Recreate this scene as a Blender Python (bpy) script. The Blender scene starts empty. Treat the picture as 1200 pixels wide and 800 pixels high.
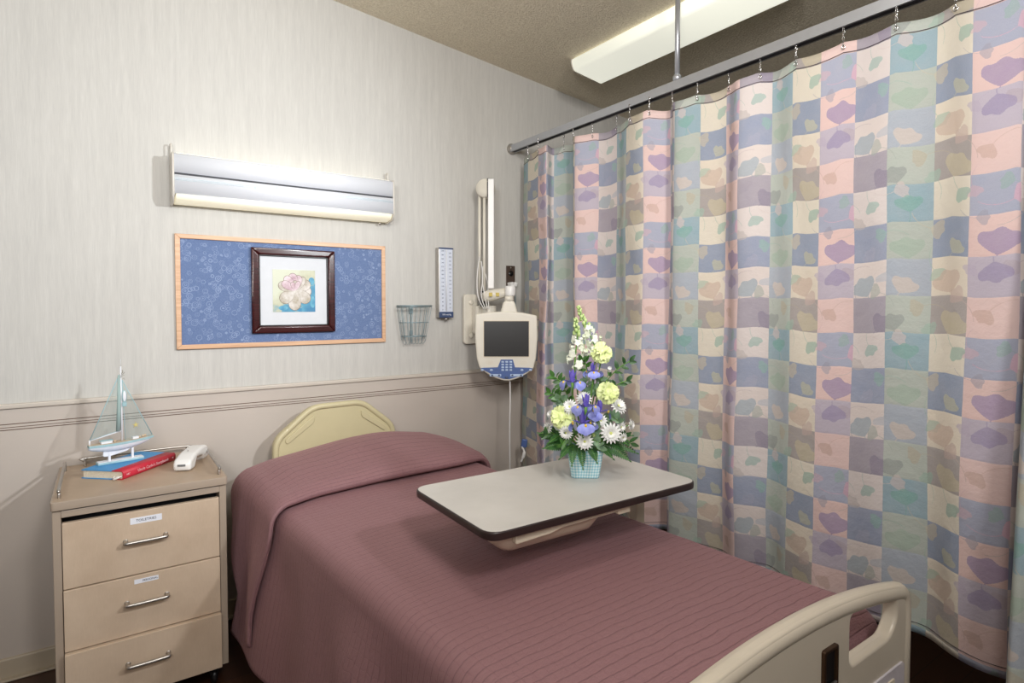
import bpy, bmesh, math, random
from mathutils import Vector, Matrix, noise
C = bpy.context.scene.collection
S = bpy.context.scene
PI = math.pi
R = math.radians

# ------------------------------------------------------------------ camera
cam_data = bpy.data.cameras.new('camera')
cam_data.sensor_width = 36.0
cam_data.lens = 685.0 / 1200.0 * 36.0
cam_data.shift_y = -20.5 / 1200.0
cam_data.clip_start = 0.02
cam = bpy.data.objects.new('camera', cam_data)
C.objects.link(cam)
cam.location = (0, 0, 1.49)
cam.rotation_euler = (R(90 - 1.8), 0, R(-35))
S.camera = cam
S.view_settings.view_transform = 'Standard'
S.view_settings.look = 'None'
S.view_settings.gamma = 1
S.view_settings.use_curve_mapping = False
S.view_settings.exposure = 0.08

# ------------------------------------------------------------------ light
world = bpy.data.worlds.new('world')
S.world = world
world.use_nodes = True
world.node_tree.nodes['Background'].inputs[0].default_value = (1, 0.97, 0.93, 1)
world.node_tree.nodes['Background'].inputs[1].default_value = 0.06

def aim(o, target):
    d = Vector(target) - o.location
    o.rotation_euler = d.to_track_quat('-Z', 'Y').to_euler()

def area(name, loc, target, size, power, color):
    l = bpy.data.lights.new(name, 'AREA')
    l.shape = 'DISK'
    l.size = size
    l.energy = power
    l.color = color
    o = bpy.data.objects.new(name, l)
    C.objects.link(o)
    o.location = loc
    aim(o, target)
    return o

def spot(name, loc, target, cone, blend, radius, power, color):
    l = bpy.data.lights.new(name, 'SPOT')
    l.energy = power
    l.spot_size = R(cone)
    l.spot_blend = blend
    l.shadow_soft_size = radius
    l.color = color
    o = bpy.data.objects.new(name, l)
    C.objects.link(o)
    o.location = loc
    aim(o, target)
    return o

# strobe at the right of the camera, next to the curtain, turned to the head wall
spot('flash_right', (1.80, 0.12, 2.30), (-0.35, 3.05, 1.90), 80, 1.0, 0.07, 215, (0.94, 0.975, 1.0))
# strobe at the left behind the camera, turned to the upper curtain
spot('flash_left', (-0.75, -0.35, 2.35), (2.1, 1.4, 2.3), 66, 1.0, 0.14, 117, (1.0, 0.995, 1.0))
spot('curtain_fill', (-1.2, 0.6, 2.5), (2.1, 1.6, 2.0), 60, 1.0, 0.20, 22, (1.0, 0.995, 1.0))  # extra spot added to shape the falloff down the curtain
# added spot left of the camera, brightens the left of the head wall
spot('wall_fill', (-0.9, -0.2, 2.3), (0.0, 3.05, 1.9), 70, 1.0, 0.20, 116, (0.94, 0.975, 1.0))
# added spot behind the camera, brightens the wall towards the corner
spot('corner_fill', (0.3, -0.9, 2.6), (1.6, 3.05, 2.1), 70, 1.0, 0.20, 122, (1.0, 0.96, 0.91))
# overhead lamps: the near one is an added fill
area('overhead_fill', (0.5, -0.7, 2.9), (0.9, 1.5, 1.0), 0.4, 27, (1.0, 0.985, 0.97))
area('overhead_far', (0.85, 0.95, 2.90), (1.2, 2.3, 0.6), 0.35, 6.5, (1.0, 0.97, 0.93))
# strobe bounced off the ceiling
area('flash_bounce', (-0.4, -0.4, 2.0), (0.7, 1.5, 3.1), 0.4, 15, (1.0, 0.985, 0.96))
# added soft fill from behind left of the camera; no window is built
area('left_fill', (-1.3, -0.9, 1.8), (-0.1, 3.0, 1.3), 1.0, 6, (0.95, 0.98, 1.0))

# ------------------------------------------------------------------ helpers
def lin(h):
    h = h.lstrip('#')
    out = []
    for k in (0, 2, 4):
        c = int(h[k:k+2], 16) / 255
        out.append(c / 12.92 if c <= 0.04045 else ((c + 0.055) / 1.055) ** 2.4)
    return (out[0], out[1], out[2], 1)

class NT:
    """tiny node-tree writer"""
    def __init__(s, name):
        s.m = bpy.data.materials.new(name)
        s.m.use_nodes = True
        s.t = s.m.node_tree
        s.b = s.t.nodes['Principled BSDF']
    def n(s, typ, **kw):
        o = s.t.nodes.new(typ)
        for k, v in kw.items():
            setattr(o, k, v)
        return o
    def l(s, a, b):
        s.t.links.new(a, b)
    def setin(s, sock, v):
        if hasattr(v, 'is_output'):
            s.l(v, sock)
        else:
            sock.default_value = v
    def math(s, op, a, b=0.0, c=None, clamp=False):
        o = s.n('ShaderNodeMath', operation=op)
        o.use_clamp = clamp
        s.setin(o.inputs[0], a)
        s.setin(o.inputs[1], b)
        if c is not None:
            s.setin(o.inputs[2], c)
        return o.outputs[0]
    def mix(s, f, a, b, mode='MIX'):
        o = s.n('ShaderNodeMix', data_type='RGBA', blend_type=mode)
        s.setin(o.inputs[0], f)
        s.setin(o.inputs[6], a)
        s.setin(o.inputs[7], b)
        return o.outputs[2]
    def coord(s, kind='Object', scale=(1, 1, 1), rot=(0, 0, 0)):
        tc = s.n('ShaderNodeTexCoord')
        mp = s.n('ShaderNodeMapping')
        mp.inputs['Scale'].default_value = scale
        mp.inputs['Rotation'].default_value = rot
        s.l(tc.outputs[kind], mp.inputs[0])
        return mp.outputs[0]
    def noise(s, vec, scale, detail=3, rough=0.5):
        o = s.n('ShaderNodeTexNoise')
        o.inputs['Scale'].default_value = scale
        o.inputs['Detail'].default_value = detail
        o.inputs['Roughness'].default_value = rough
        if vec is not None:
            s.l(vec, o.inputs['Vector'])
        return o.outputs[0]
    def ramp(s, fac, pts, interp='LINEAR'):
        o = s.n('ShaderNodeValToRGB')
        o.color_ramp.interpolation = interp
        e = o.color_ramp.elements
        while len(e) > 1:
            e.remove(e[-1])
        e[0].position = pts[0][0]
        e[0].color = pts[0][1]
        for p, c in pts[1:]:
            q = e.new(p)
            q.color = c
        s.l(fac, o.inputs[0])
        return o
    def bump(s, h, strength=0.3, dist=0.002, prev=None):
        o = s.n('ShaderNodeBump')
        o.inputs['Strength'].default_value = strength
        o.inputs['Distance'].default_value = dist
        s.l(h, o.inputs['Height'])
        if prev is not None:
            s.l(prev, o.inputs['Normal'])
        s.l(o.outputs[0], s.b.inputs['Normal'])
        return o.outputs[0]
    def base(s, c):
        s.setin(s.b.inputs['Base Color'], c)

def mat(name, col, rough=0.5, metal=0.0, spec=0.5, var=0.05, scale=30, bump=0.0, coat=0.0, bdist=0.001):
    """plain material with a little procedural variation"""
    n = NT(name)
    c = lin(col)
    v = n.coord('Object')
    ns = n.noise(v, scale, 3)
    dk = tuple(x * (1 - var * 2) for x in c[:3]) + (1,)
    lt = tuple(min(1, x * (1 + var)) for x in c[:3]) + (1,)
    n.base(n.ramp(ns, [(0.3, dk), (0.7, lt)]).outputs[0])
    n.b.inputs['Roughness'].default_value = rough
    n.b.inputs['Metallic'].default_value = metal
    n.b.inputs['Specular IOR Level'].default_value = spec
    n.b.inputs['Coat Weight'].default_value = coat
    if bump:
        n.bump(n.noise(v, scale * 4, 4), bump, bdist)
    return n.m

def smooth(bm):
    for f in bm.faces:
        f.smooth = True

class MB:
    """collects shapes and links them as ONE mesh object"""
    def __init__(s):
        s.bm = bmesh.new()
    def add(s, other, M=None):
        me = bpy.data.meshes.new('tmp')
        other.to_mesh(me)
        if M is not None:
            me.transform(M)
        s.bm.from_mesh(me)
        bpy.data.meshes.remove(me)
        other.free()
        return s
    def box(s, a, b, bev=0.0, seg=2, M=None):
        bm = bmesh.new()
        bmesh.ops.create_cube(bm, size=1)
        for v in bm.verts:
            v.co = Vector([(a[i] + b[i]) / 2 + v.co[i] * (b[i] - a[i]) for i in range(3)])
        if bev:
            bmesh.ops.bevel(bm, geom=bm.edges[:], offset=bev, segments=seg, affect='EDGES', profile=0.5)
        return s.add(bm, M)
    def tube(s, pts, r, seg=10, closed=False, cap=True, M=None):
        pts = [Vector(p) for p in pts]
        n = len(pts)
        rs = r if isinstance(r, (list, tuple)) else [r] * n
        bm = bmesh.new()
        rings = []
        up = None
        for i, p in enumerate(pts):
            if closed:
                t = pts[(i + 1) % n] - pts[i - 1]
            else:
                t = pts[min(i + 1, n - 1)] - pts[max(i - 1, 0)]
            if t.length < 1e-9:
                t = Vector((0, 0, 1))
            t.normalize()
            if up is None:
                up = Vector((0, 0, 1)) if abs(t.z) < 0.9 else Vector((1, 0, 0))
            a = t.cross(up)
            if a.length < 1e-6:
                up = Vector((0.3, 1, 0.2))
                a = t.cross(up)
            a.normalize()
            b = a.cross(t).normalized()
            up = b
            rings.append([bm.verts.new(p + (a * math.cos(2*PI*k/seg) + b * math.sin(2*PI*k/seg)) * rs[i]) for k in range(seg)])
        m = n if closed else n - 1
        for i in range(m):
            A, B = rings[i], rings[(i + 1) % n]
            for k in range(seg):
                f = bm.faces.new((A[k], A[(k+1) % seg], B[(k+1) % seg], B[k]))
                f.smooth = True
        if cap and not closed:
            bm.faces.new(rings[0][::-1])
            bm.faces.new(rings[-1])
        return s.add(bm, M)
    def lathe(s, prof, seg=24, M=None):
        """prof: (r, z) list around local Z"""
        bm = bmesh.new()
        rings = [[bm.verts.new((r * math.cos(2*PI*k/seg), r * math.sin(2*PI*k/seg), z)) for k in range(seg)] for r, z in prof]
        for i in range(len(rings) - 1):
            for k in range(seg):
                f = bm.faces.new((rings[i][k], rings[i][(k+1) % seg], rings[i+1][(k+1) % seg], rings[i+1][k]))
                f.smooth = True
        bm.faces.new(rings[0][::-1])
        bm.faces.new(rings[-1])
        return s.add(bm, M)
    def ell(s, c, r, M=None, u=16, v=10):
        bm = bmesh.new()
        bmesh.ops.create_uvsphere(bm, u_segments=u, v_segments=v, radius=1)
        for q in bm.verts:
            q.co = Vector((c[0] + q.co.x * r[0], c[1] + q.co.y * r[1], c[2] + q.co.z * r[2]))
        smooth(bm)
        return s.add(bm, M)
    def plate(s, loops, depth, bev=0.0, M=None, res=3):
        """2-D outline(s) (first outer, rest holes) in x,z; extruded along y about 0"""
        cu = bpy.data.curves.new('tmpc', 'CURVE')
        cu.dimensions = '2D'
        cu.fill_mode = 'BOTH'
        cu.extrude = max(depth / 2 - bev, 0.0)
        cu.bevel_depth = bev
        cu.bevel_resolution = res
        cu.offset = -bev
        for lp in loops:
            sp = cu.splines.new('POLY')
            sp.points.add(len(lp) - 1)
            for i, p in enumerate(lp):
                sp.points[i].co = (p[0], p[1], 0, 1)
            sp.use_cyclic_u = True
        ob = bpy.data.objects.new('tmpo', cu)
        C.objects.link(ob)
        dg = bpy.context.evaluated_depsgraph_get()
        me = bpy.data.meshes.new_from_object(ob.evaluated_get(dg))
        bpy.data.objects.remove(ob)
        bpy.data.curves.remove(cu)
        me.transform(Matrix.Rotation(PI/2, 4, 'X'))
        bm = bmesh.new()
        bm.from_mesh(me)
        bpy.data.meshes.remove(me)
        bmesh.ops.remove_doubles(bm, verts=bm.verts, dist=1e-5)
        return s.add(bm, M)
    def text(s, body, size, M=None, align='CENTER', depth=0.0003, font=None):
        cu = bpy.data.curves.new('tmpt', 'FONT')
        cu.body = body
        cu.size = size
        cu.extrude = depth
        cu.align_x = align
        cu.align_y = 'CENTER'
        cu.resolution_u = 2
        ob = bpy.data.objects.new('tmpo', cu)
        C.objects.link(ob)
        dg = bpy.context.evaluated_depsgraph_get()
        me = bpy.data.meshes.new_from_object(ob.evaluated_get(dg))
        bpy.data.objects.remove(ob)
        bpy.data.curves.remove(cu)
        me.transform(Matrix.Rotation(PI/2, 4, 'X'))      # reads in the x,z plane, faces -y
        bm = bmesh.new()
        bm.from_mesh(me)
        bpy.data.meshes.remove(me)
        return s.add(bm, M)
    def grid(s, fn, nu, nv, uvfn=None, wrap=False):
        """fn(i, j) -> point"""
        bm = bmesh.new()
        uvl = bm.loops.layers.uv.new('UVMap') if uvfn else None
        V = [[bm.verts.new(fn(i, j)) for j in range(nv + 1)] for i in range(nu + 1)]
        for i in range(nu):
            for j in range(nv):
                f = bm.faces.new((V[i][j], V[i+1][j], V[i+1][j+1], V[i][j+1]))
                f.smooth = True
                if uvfn:
                    for lp, (a, b) in zip(f.loops, ((i, j), (i+1, j), (i+1, j+1), (i, j+1))):
                        lp[uvl].uv = uvfn(a, b)
        if uvfn:
            me = bpy.data.meshes.new('tmp')
            bm.to_mesh(me)
            bm.free()
            s.bm.from_mesh(me)
            bpy.data.meshes.remove(me)
            return s
        return s.add(bm)
    def build(s, name, material, parent=None, loc=None, rot=None, bevel=0, auto=True):
        me = bpy.data.meshes.new(name)
        bmesh.ops.recalc_face_normals(s.bm, faces=s.bm.faces[:]) if auto else None
        s.bm.to_mesh(me)
        s.bm.free()
        for m in (material if isinstance(material, (list, tuple)) else [material]):
            me.materials.append(m)
        o = bpy.data.objects.new(name, me)
        C.objects.link(o)
        if parent:
            o.parent = parent
        if loc:
            o.location = loc
        if rot:
            o.rotation_euler = rot
        if bevel:
            b = o.modifiers.new('bevel', 'BEVEL')
            b.width = bevel
            b.segments = 2
            b.limit_method = 'ANGLE'
            b.angle_limit = R(40)
        return o

def tag(o, label=None, cat=None, group=None, kind=None):
    if label: o['label'] = label
    if cat: o['category'] = cat
    if group: o['group'] = group
    if kind: o['kind'] = kind
    return o

def thing(name, label, cat, loc=(0, 0, 0), rz=0.0, group=None):
    o = bpy.data.objects.new(name, None)
    o.empty_display_size = 0.05
    C.objects.link(o)
    o.location = loc
    o.rotation_euler = (0, 0, rz)
    return tag(o, label, cat, group)

def struct(o):
    o['kind'] = 'structure'
    return o

def copy_tree(o, parent=None):
    c = o.copy()
    C.objects.link(c)
    c.parent = parent
    for ch in [x for x in bpy.data.objects if x.parent == o]:
        copy_tree(ch, c)
    return c

def T(x=0, y=0, z=0, rx=0, ry=0, rz=0, s=1):
    return Matrix.Translation((x, y, z)) @ Matrix.Rotation(rz, 4, 'Z') @ Matrix.Rotation(ry, 4, 'Y') @ Matrix.Rotation(rx, 4, 'X') @ Matrix.Scale(s, 4)

def rrect(x0, z0, x1, z1, r, n=5):
    pts = []
    for cx, cz, a0 in ((x1-r, z1-r, 0), (x0+r, z1-r, 90), (x0+r, z0+r, 180), (x1-r, z0+r, 270)):
        for k in range(n + 1):
            a = R(a0 + 90 * k / n)
            pts.append((cx + r * math.cos(a), cz + r * math.sin(a)))
    return pts

def roundpoly(P, r, n=4):
    out = []
    m = len(P)
    for i in range(m):
        p0, p1, p2 = Vector(P[i-1]), Vector(P[i]), Vector(P[(i+1) % m])
        rr = r[i] if isinstance(r, (list, tuple)) else r
        a = (p0 - p1); b = (p2 - p1)
        d = min(rr, a.length * 0.45, b.length * 0.45)
        a = p1 + a.normalized() * d
        b = p1 + b.normalized() * d
        for k in range(n + 1):
            t = k / n
            q = a * (1-t)**2 + p1 * 2*t*(1-t) + b * t*t
            out.append((q.x, q.y))
    return out

def cr(pts, n):
    """Catmull-Rom through tuples of any dimension, n steps per span"""
    out = []
    m = len(pts)
    for i in range(m - 1):
        p0, p1, p2, p3 = pts[max(i-1, 0)], pts[i], pts[i+1], pts[min(i+2, m-1)]
        for k in range(n):
            t = k / n
            out.append(tuple(0.5 * (2*b + (-a + c)*t + (2*a - 5*b + 4*c - d)*t*t + (-a + 3*b - 3*c + d)*t**3)
                             for a, b, c, d in zip(p0, p1, p2, p3)))
    out.append(tuple(pts[-1]))
    return out

def sm(t):
    t = max(0.0, min(1.0, t))
    return t * t * (3 - 2 * t)

# ------------------------------------------------------------------ materials
def wallpaper_mat():
    n = NT('wallpaper')
    v = n.coord('Object', (1, 1, 0.035))
    a = n.noise(v, 420, 3, 0.6)
    b = n.noise(n.coord('Object', (1, 1, 0.06)), 70, 2, 0.5)
    s = n.math('ADD', n.math('MULTIPLY', a, 0.6), n.math('MULTIPLY', b, 0.4))
    n.base(n.ramp(s, [(0.30, lin('#B7B5B1')), (0.5, lin('#C0BEB9')), (0.70, lin('#C9C7C2'))]).outputs[0])
    n.b.inputs['Roughness'].default_value = 0.55
    n.b.inputs['Specular IOR Level'].default_value = 0.25
    n.bump(s, 0.15, 0.001)
    return n.m

def ceiling_mat():
    n = NT('stippled_ceiling')
    v = n.coord('Object')
    a = n.noise(v, 95, 5, 0.7)
    n.base(n.ramp(a, [(0.35, lin('#DACEB6')), (0.65, lin('#F4EAD4'))]).outputs[0])
    n.b.inputs['Roughness'].default_value = 0.95
    n.b.inputs['Specular IOR Level'].default_value = 0.1
    n.bump(a, 0.9, 0.010)
    return n.m

def floor_mat():
    n = NT('dark_wood_floor')
    v = n.coord('Object')
    br = n.n('ShaderNodeTexBrick')
    br.inputs['Scale'].default_value = 1.0
    br.inputs['Brick Width'].default_value = 1.2
    br.inputs['Row Height'].default_value = 0.12
    br.inputs['Mortar Size'].default_value = 0.002
    br.inputs['Color1'].default_value = lin('#4A2A1A')
    br.inputs['Color2'].default_value = lin('#3A2014')
    br.inputs['Mortar'].default_value = lin('#1A0E08')
    n.l(v, br.inputs['Vector'])
    g = n.noise(n.coord('Object', (3, 40, 1)), 3, 4, 0.6)
    n.base(n.mix(n.math('MULTIPLY', g, 0.6), br.outputs[0], lin('#2A160D')))
    n.b.inputs['Roughness'].default_value = 0.35
    n.bump(g, 0.1, 0.001)
    return n.m

def spread_mat():
    n = NT('mauve_quilted_bedspread')
    uv = n.n('ShaderNodeUVMap').outputs[0]
    sp = n.n('ShaderNodeSeparateXYZ')
    n.l(uv, sp.inputs[0])
    # u across the bed (m), v along it (m)
    ns = n.noise(uv, 9, 2, 0.5)
    vv = n.math('ADD', n.math('DIVIDE', sp.outputs[1], 0.027), n.math('MULTIPLY', ns, 0.8))
    fr = n.math('ABSOLUTE', n.math('SUBTRACT', n.math('FRACT', vv), 0.5))        # 0.5 at seam
    seam = n.ramp(fr, [(0.40, (1, 1, 1, 1)), (0.5, (0.35, 0.35, 0.35, 1))]).outputs[0]
    uu = n.math('ADD', n.math('DIVIDE', sp.outputs[0], 0.030), n.math('MULTIPLY', n.noise(uv, 30, 2), 0.7))
    fr2 = n.math('ABSOLUTE', n.math('SUBTRACT', n.math('FRACT', uu), 0.5))
    seam2 = n.ramp(fr2, [(0.45, (1, 1, 1, 1)), (0.5, (0.75, 0.75, 0.75, 1))]).outputs[0]
    mp = n.n('ShaderNodeMapping')
    mp.inputs['Scale'].default_value = (60, 210, 1)
    n.l(uv, mp.inputs[0])
    puck = n.noise(mp.outputs[0], 1.0, 3, 0.6)
    h = n.math('MULTIPLY', n.math('MULTIPLY', seam, seam2), n.math('ADD', n.math('MULTIPLY', puck, 0.8), 0.4))
    c = n.ramp(h, [(0.1, lin('#62464A')), (0.45, lin('#805D60')), (0.8, lin('#906B6E'))]).outputs[0]
    n.base(c)
    n.b.inputs['Roughness'].default_value = 0.62
    n.b.inputs['Specular IOR Level'].default_value = 0.35
    n.b.inputs['Sheen Weight'].default_value = 0.25
    n.b.inputs['Sheen Roughness'].default_value = 0.4
    n.b.inputs['Sheen Tint'].default_value = (0.70, 0.42, 0.43, 1)
    n.bump(h, 0.6, 0.004)
    return n.m

def curtain_mat():
    n = NT('leaf_patchwork_curtain')
    uv = n.n('ShaderNodeUVMap').outputs[0]
    # slight thread wobble
    wob = n.n('ShaderNodeTexNoise'); wob.inputs['Scale'].default_value = 3.0
    n.l(uv, wob.inputs['Vector'])
    wv = n.n('ShaderNodeVectorMath', operation='MULTIPLY_ADD')
    n.l(wob.outputs['Color'], wv.inputs[0]); wv.inputs[1].default_value = (0.02, 0.03, 0); n.l(uv, wv.inputs[2])
    fine = n.n('ShaderNodeTexNoise'); fine.inputs['Scale'].default_value = 45.0
    n.l(uv, fine.inputs['Vector'])
    lv = n.n('ShaderNodeVectorMath', operation='MULTIPLY_ADD')
    n.l(fine.outputs['Color'], lv.inputs[0]); lv.inputs[1].default_value = (0.035, 0.035, 0); n.l(uv, lv.inputs[2])
    def cell(vec, off):
        a = n.n('ShaderNodeVectorMath', operation='ADD'); n.l(vec, a.inputs[0]); a.inputs[1].default_value = (off[0], off[1], 0)
        s = n.n('ShaderNodeSeparateXYZ'); n.l(a.outputs[0], s.inputs[0])
        fx, fy = n.math('FRACT', s.outputs[0]), n.math('FRACT', s.outputs[1])
        ix = n.math('FLOORED_MODULO', n.math('FLOOR', s.outputs[0]), 4.0)
        iy = n.math('FLOORED_MODULO', n.math('FLOOR', s.outputs[1]), 4.0)
        idx = n.math('DIVIDE', n.math('ADD', n.math('ADD', n.math('MULTIPLY', ix, 4.0), iy), 0.5), 16.0)
        return fx, fy, idx
    def table(idx, vals):
        return n.ramp(idx, [(k / 16.0, v) for k, v in enumerate(vals)], 'CONSTANT')
    fx, fy, idx = cell(wv.outputs[0], (0, 0))
    A = ['#97A1AE', '#A3ACA3', '#7E9BA7', '#A1AAA1']
    B = ['#D0C5B3', '#948D8A', '#CFC7B6', '#7B89A0']
    Cc = ['#AEA4B4', '#D6B8B3', '#969CB2', '#D6B6B0']
    Dd = ['#CCC0BB', '#928B98', '#CBC1BE', '#808BA4']
    base = table(idx, [lin(x) for x in A + B + Cc + Dd]).outputs[0]
    def leaf(fx, fy, idx, pars, cols, stem=True, amount=0.72):
        """pars: (cx, cy, rot/2pi, size)"""
        t = table(idx, [(a, b, c, d) for a, b, c, d in pars])
        sp = n.n('ShaderNodeSeparateColor'); n.l(t.outputs[0], sp.inputs[0])
        size = t.outputs[1]
        dx = n.math('DIVIDE', n.math('SUBTRACT', fx, sp.outputs[0]), size)
        dy = n.math('DIVIDE', n.math('SUBTRACT', fy, sp.outputs[1]), size)
        r = n.math('SQRT', n.math('ADD', n.math('MULTIPLY', dx, dx), n.math('MULTIPLY', dy, dy)))
        th = n.math('SUBTRACT', n.math('ARCTAN2', dx, dy), n.math('MULTIPLY', sp.outputs[2], 2 * PI))
        th = n.math('SUBTRACT', n.math('FLOORED_MODULO', n.math('ADD', th, PI), 2 * PI), PI)
        ath = n.math('ABSOLUTE', th)
        edge = n.math('ADD', 0.90, n.math('MULTIPLY', n.math('COSINE', n.math('MULTIPLY', th, 9.5)), 0.050))
        edge = n.math('SUBTRACT', edge, n.math('MULTIPLY', n.math('POWER', n.math('DIVIDE', ath, 1.08), 6.0), 0.30))
        fan = n.math('MULTIPLY', n.math('LESS_THAN', r, edge), n.math('LESS_THAN', ath, n.math('SUBTRACT', 1.12, n.math('MULTIPLY', r, 0.25))))
        m = fan
        col = table(idx, [lin(x) for x in cols]).outputs[0]
        f = n.math('MULTIPLY', m, amount)
        if stem:
            c2 = n.math('MULTIPLY', r, n.math('SINE', n.math('ADD', th, n.math('MULTIPLY', r, 0.35))))
            sm_ = n.math('MULTIPLY', n.math('LESS_THAN', n.math('ABSOLUTE', c2), 0.022), n.math('GREATER_THAN', ath, 1.6))
            f = n.math('MAXIMUM', f, n.math('MULTIPLY', n.math('MULTIPLY', sm_, n.math('LESS_THAN', r, 1.5)), 0.6))
        return f, col
    lx, ly, li = cell(lv.outputs[0], (-0.015, -0.015))
    parsM = [(.30, .92, .93, .50), (.22, .95, .05, .50), (.50, .72, .02, .48), (.48, .98, .02, .62),
             (.55, .92, .06, .66), (.50, .98, .93, .66), (.66, .30, .62, .38), (.55, .90, .90, .40),
             (.50, .12, .52, .55), (.45, .30, .40, .38), (.85, .70, .82, .46), (.56, .97, .98, .70),
             (.45, .95, .08, .62), (.70, .95, .88, .55), (.48, .32, .58, .36), (.60, .95, .12, .40)]
    # v runs downwards on the cloth, so leaves with rot 0 open towards the hem
    colM = ['#C2B3A6', '#7D8683', '#5F998F', '#8CA392',
            '#B9A08F', '#B3A88A', '#7FA395', '#A9A88F',
            '#8478A0', '#BE9C90', '#CB99AC', '#7F6FA0',
            '#7C93A2', '#756C84', '#83A49D', '#8B90A8']
    f1, c1 = leaf(lx, ly, li, [(a, b, (c + 0.5) % 1, d) for a, b, c, d in parsM], colM)
    ox, oy, oi = cell(lv.outputs[0], (0.45, 0.4))
    parsO = [(.45, .75, .45, .40), (.30, .30, .20, .36), (.62, .60, .80, .36), (.45, .65, .30, .34),
             (.50, .70, .60, .40), (.30, .65, .30, .38), (.55, .40, .10, .34), (.40, .60, .70, .40),
             (.60, .60, .40, .30), (.35, .50, .15, .42), (.50, .65, .55, .32), (.60, .45, .75, .30),
             (.45, .60, .35, .34), (.60, .55, .60, .40), (.35, .70, .20, .32), (.50, .45, .90, .36)]
    colO = ['#9FA8B5', '#89968E', '#C3B2AE', '#73A195',
            '#86A595', '#A79B82', '#85A797', '#B5A98E',
            '#A79AB0', '#B49A92', '#BF9DA8', '#8A8A9C',
            '#A3939E', '#8C8593', '#7FA198', '#A9A09E']
    f2, c2 = leaf(ox, oy, oi, [(a, b, (c + 0.5) % 1, d) for a, b, c, d in parsO], colO, True, 0.6)
    col = n.mix(f2, base, c2)
    col = n.mix(f1, col, c1)
    cloud = n.noise(uv, 2.2, 3, 0.6)
    col = n.mix(n.math('MULTIPLY', n.math('SUBTRACT', cloud, 0.35, None, True), 0.35), col, lin('#B9AFAE'))
    weave = n.n('ShaderNodeTexNoise'); weave.inputs['Scale'].default_value = 1.0
    mp = n.n('ShaderNodeMapping'); mp.inputs['Scale'].default_value = (35, 110, 1); n.l(uv, mp.inputs[0]); n.l(mp.outputs[0], weave.inputs['Vector'])
    col = n.mix(n.math('MULTIPLY', weave.outputs[0], 0.22), col, lin('#EDE6E0'))
    n.base(col)
    n.b.inputs['Roughness'].default_value = 0.75
    n.b.inputs['Specular IOR Level'].default_value = 0.25
    # cells are quilted slightly: dents along their borders
    bx = n.math('MINIMUM', fx, n.math('SUBTRACT', 1.0, fx))
    by = n.math('MINIMUM', fy, n.math('SUBTRACT', 1.0, fy))
    q = n.ramp(n.math('MINIMUM', bx, by), [(0.0, (0, 0, 0, 1)), (0.05, (1, 1, 1, 1))]).outputs[0]
    wr = n.noise(uv, 3.5, 4, 0.62)
    h = n.math('ADD', n.math('MULTIPLY', q, 0.12), n.math('MULTIPLY', wr, 1.0))
    n.bump(h, 0.55, 0.006)
    return n.m

def board_mat():
    n = NT('blue_swirl_fabric')
    v = n.coord('Object')
    tot = None
    for sc, off in ((22, 0.0), (27, 3.7), (33, 8.1)):
        mp = n.n('ShaderNodeMapping'); mp.inputs['Location'].default_value = (off, 0, off * 0.7); n.l(v, mp.inputs[0])
        sx = n.n('ShaderNodeVectorMath', operation='MULTIPLY'); n.l(mp.outputs[0], sx.inputs[0]); sx.inputs[1].default_value = (1, 0, 1)
        vo = n.n('ShaderNodeTexVoronoi'); vo.voronoi_dimensions = '3D'
        vo.inputs['Scale'].default_value = sc
        n.l(sx.outputs[0], vo.inputs['Vector'])
        d = n.math('ADD', vo.outputs['Distance'], n.math('MULTIPLY', n.noise(v, 60, 2), 0.08))
        ring = n.math('LESS_THAN', n.math('ABSOLUTE', n.math('SUBTRACT', d, 0.34)), 0.025)
        ring2 = n.math('LESS_THAN', n.math('ABSOLUTE', n.math('SUBTRACT', d, 0.20)), 0.014)
        both = n.math('MAXIMUM', ring, ring2)
        tot = both if tot is None else n.math('MAXIMUM', tot, both)
    f = n.math('MULTIPLY', tot, n.math('MULTIPLY', n.noise(v, 8, 2), 0.85))
    bg = n.ramp(n.noise(v, 220, 2), [(0.3, lin('#5A6E96')), (0.7, lin('#697DA4'))]).outputs[0]
    n.base(n.mix(f, bg, lin('#9FB0D0')))
    n.b.inputs['Roughness'].default_value = 0.85
    return n.m

def wood_mat(name, c1, c2, rough=0.4, scale=(2, 40, 40)):
    n = NT(name)
    v = n.coord('Object', scale)
    g = n.noise(v, 2.5, 4, 0.6)
    n.base(n.ramp(g, [(0.3, lin(c1)), (0.7, lin(c2))]).outputs[0])
    n.b.inputs['Roughness'].default_value = rough
    return n.m

def laminate_mat(name, c1, c2):
    n = NT(name)
    v = n.coord('Object', (1, 1, 1))
    a = n.noise(v, 6, 4, 0.55)
    b = n.noise(n.coord('Object', (60, 60, 8)), 6, 2, 0.5)
    f = n.math('ADD', n.math('MULTIPLY', a, 0.8), n.math('MULTIPLY', b, 0.2))
    n.base(n.ramp(f, [(0.35, lin(c1)), (0.65, lin(c2))]).outputs[0])
    n.b.inputs['Roughness'].default_value = 0.38
    return n.m

def gingham_mat():
    n = NT('pale_blue_gingham')
    uv = n.n('ShaderNodeUVMap').outputs[0]
    s = n.n('ShaderNodeSeparateXYZ'); n.l(uv, s.inputs[0])
    a = n.math('LESS_THAN', n.math('FRACT', s.outputs[0]), 0.5)
    b = n.math('LESS_THAN', n.math('FRACT', s.outputs[1]), 0.5)
    f = n.math('MULTIPLY', n.math('ADD', a, b), 0.5)
    n.base(n.ramp(f, [(0.0, lin('#EAF6F8')), (0.5, lin('#B8DFE8')), (1.0, lin('#8CC8DA'))]).outputs[0])
    n.b.inputs['Roughness'].default_value = 0.7
    return n.m

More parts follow.
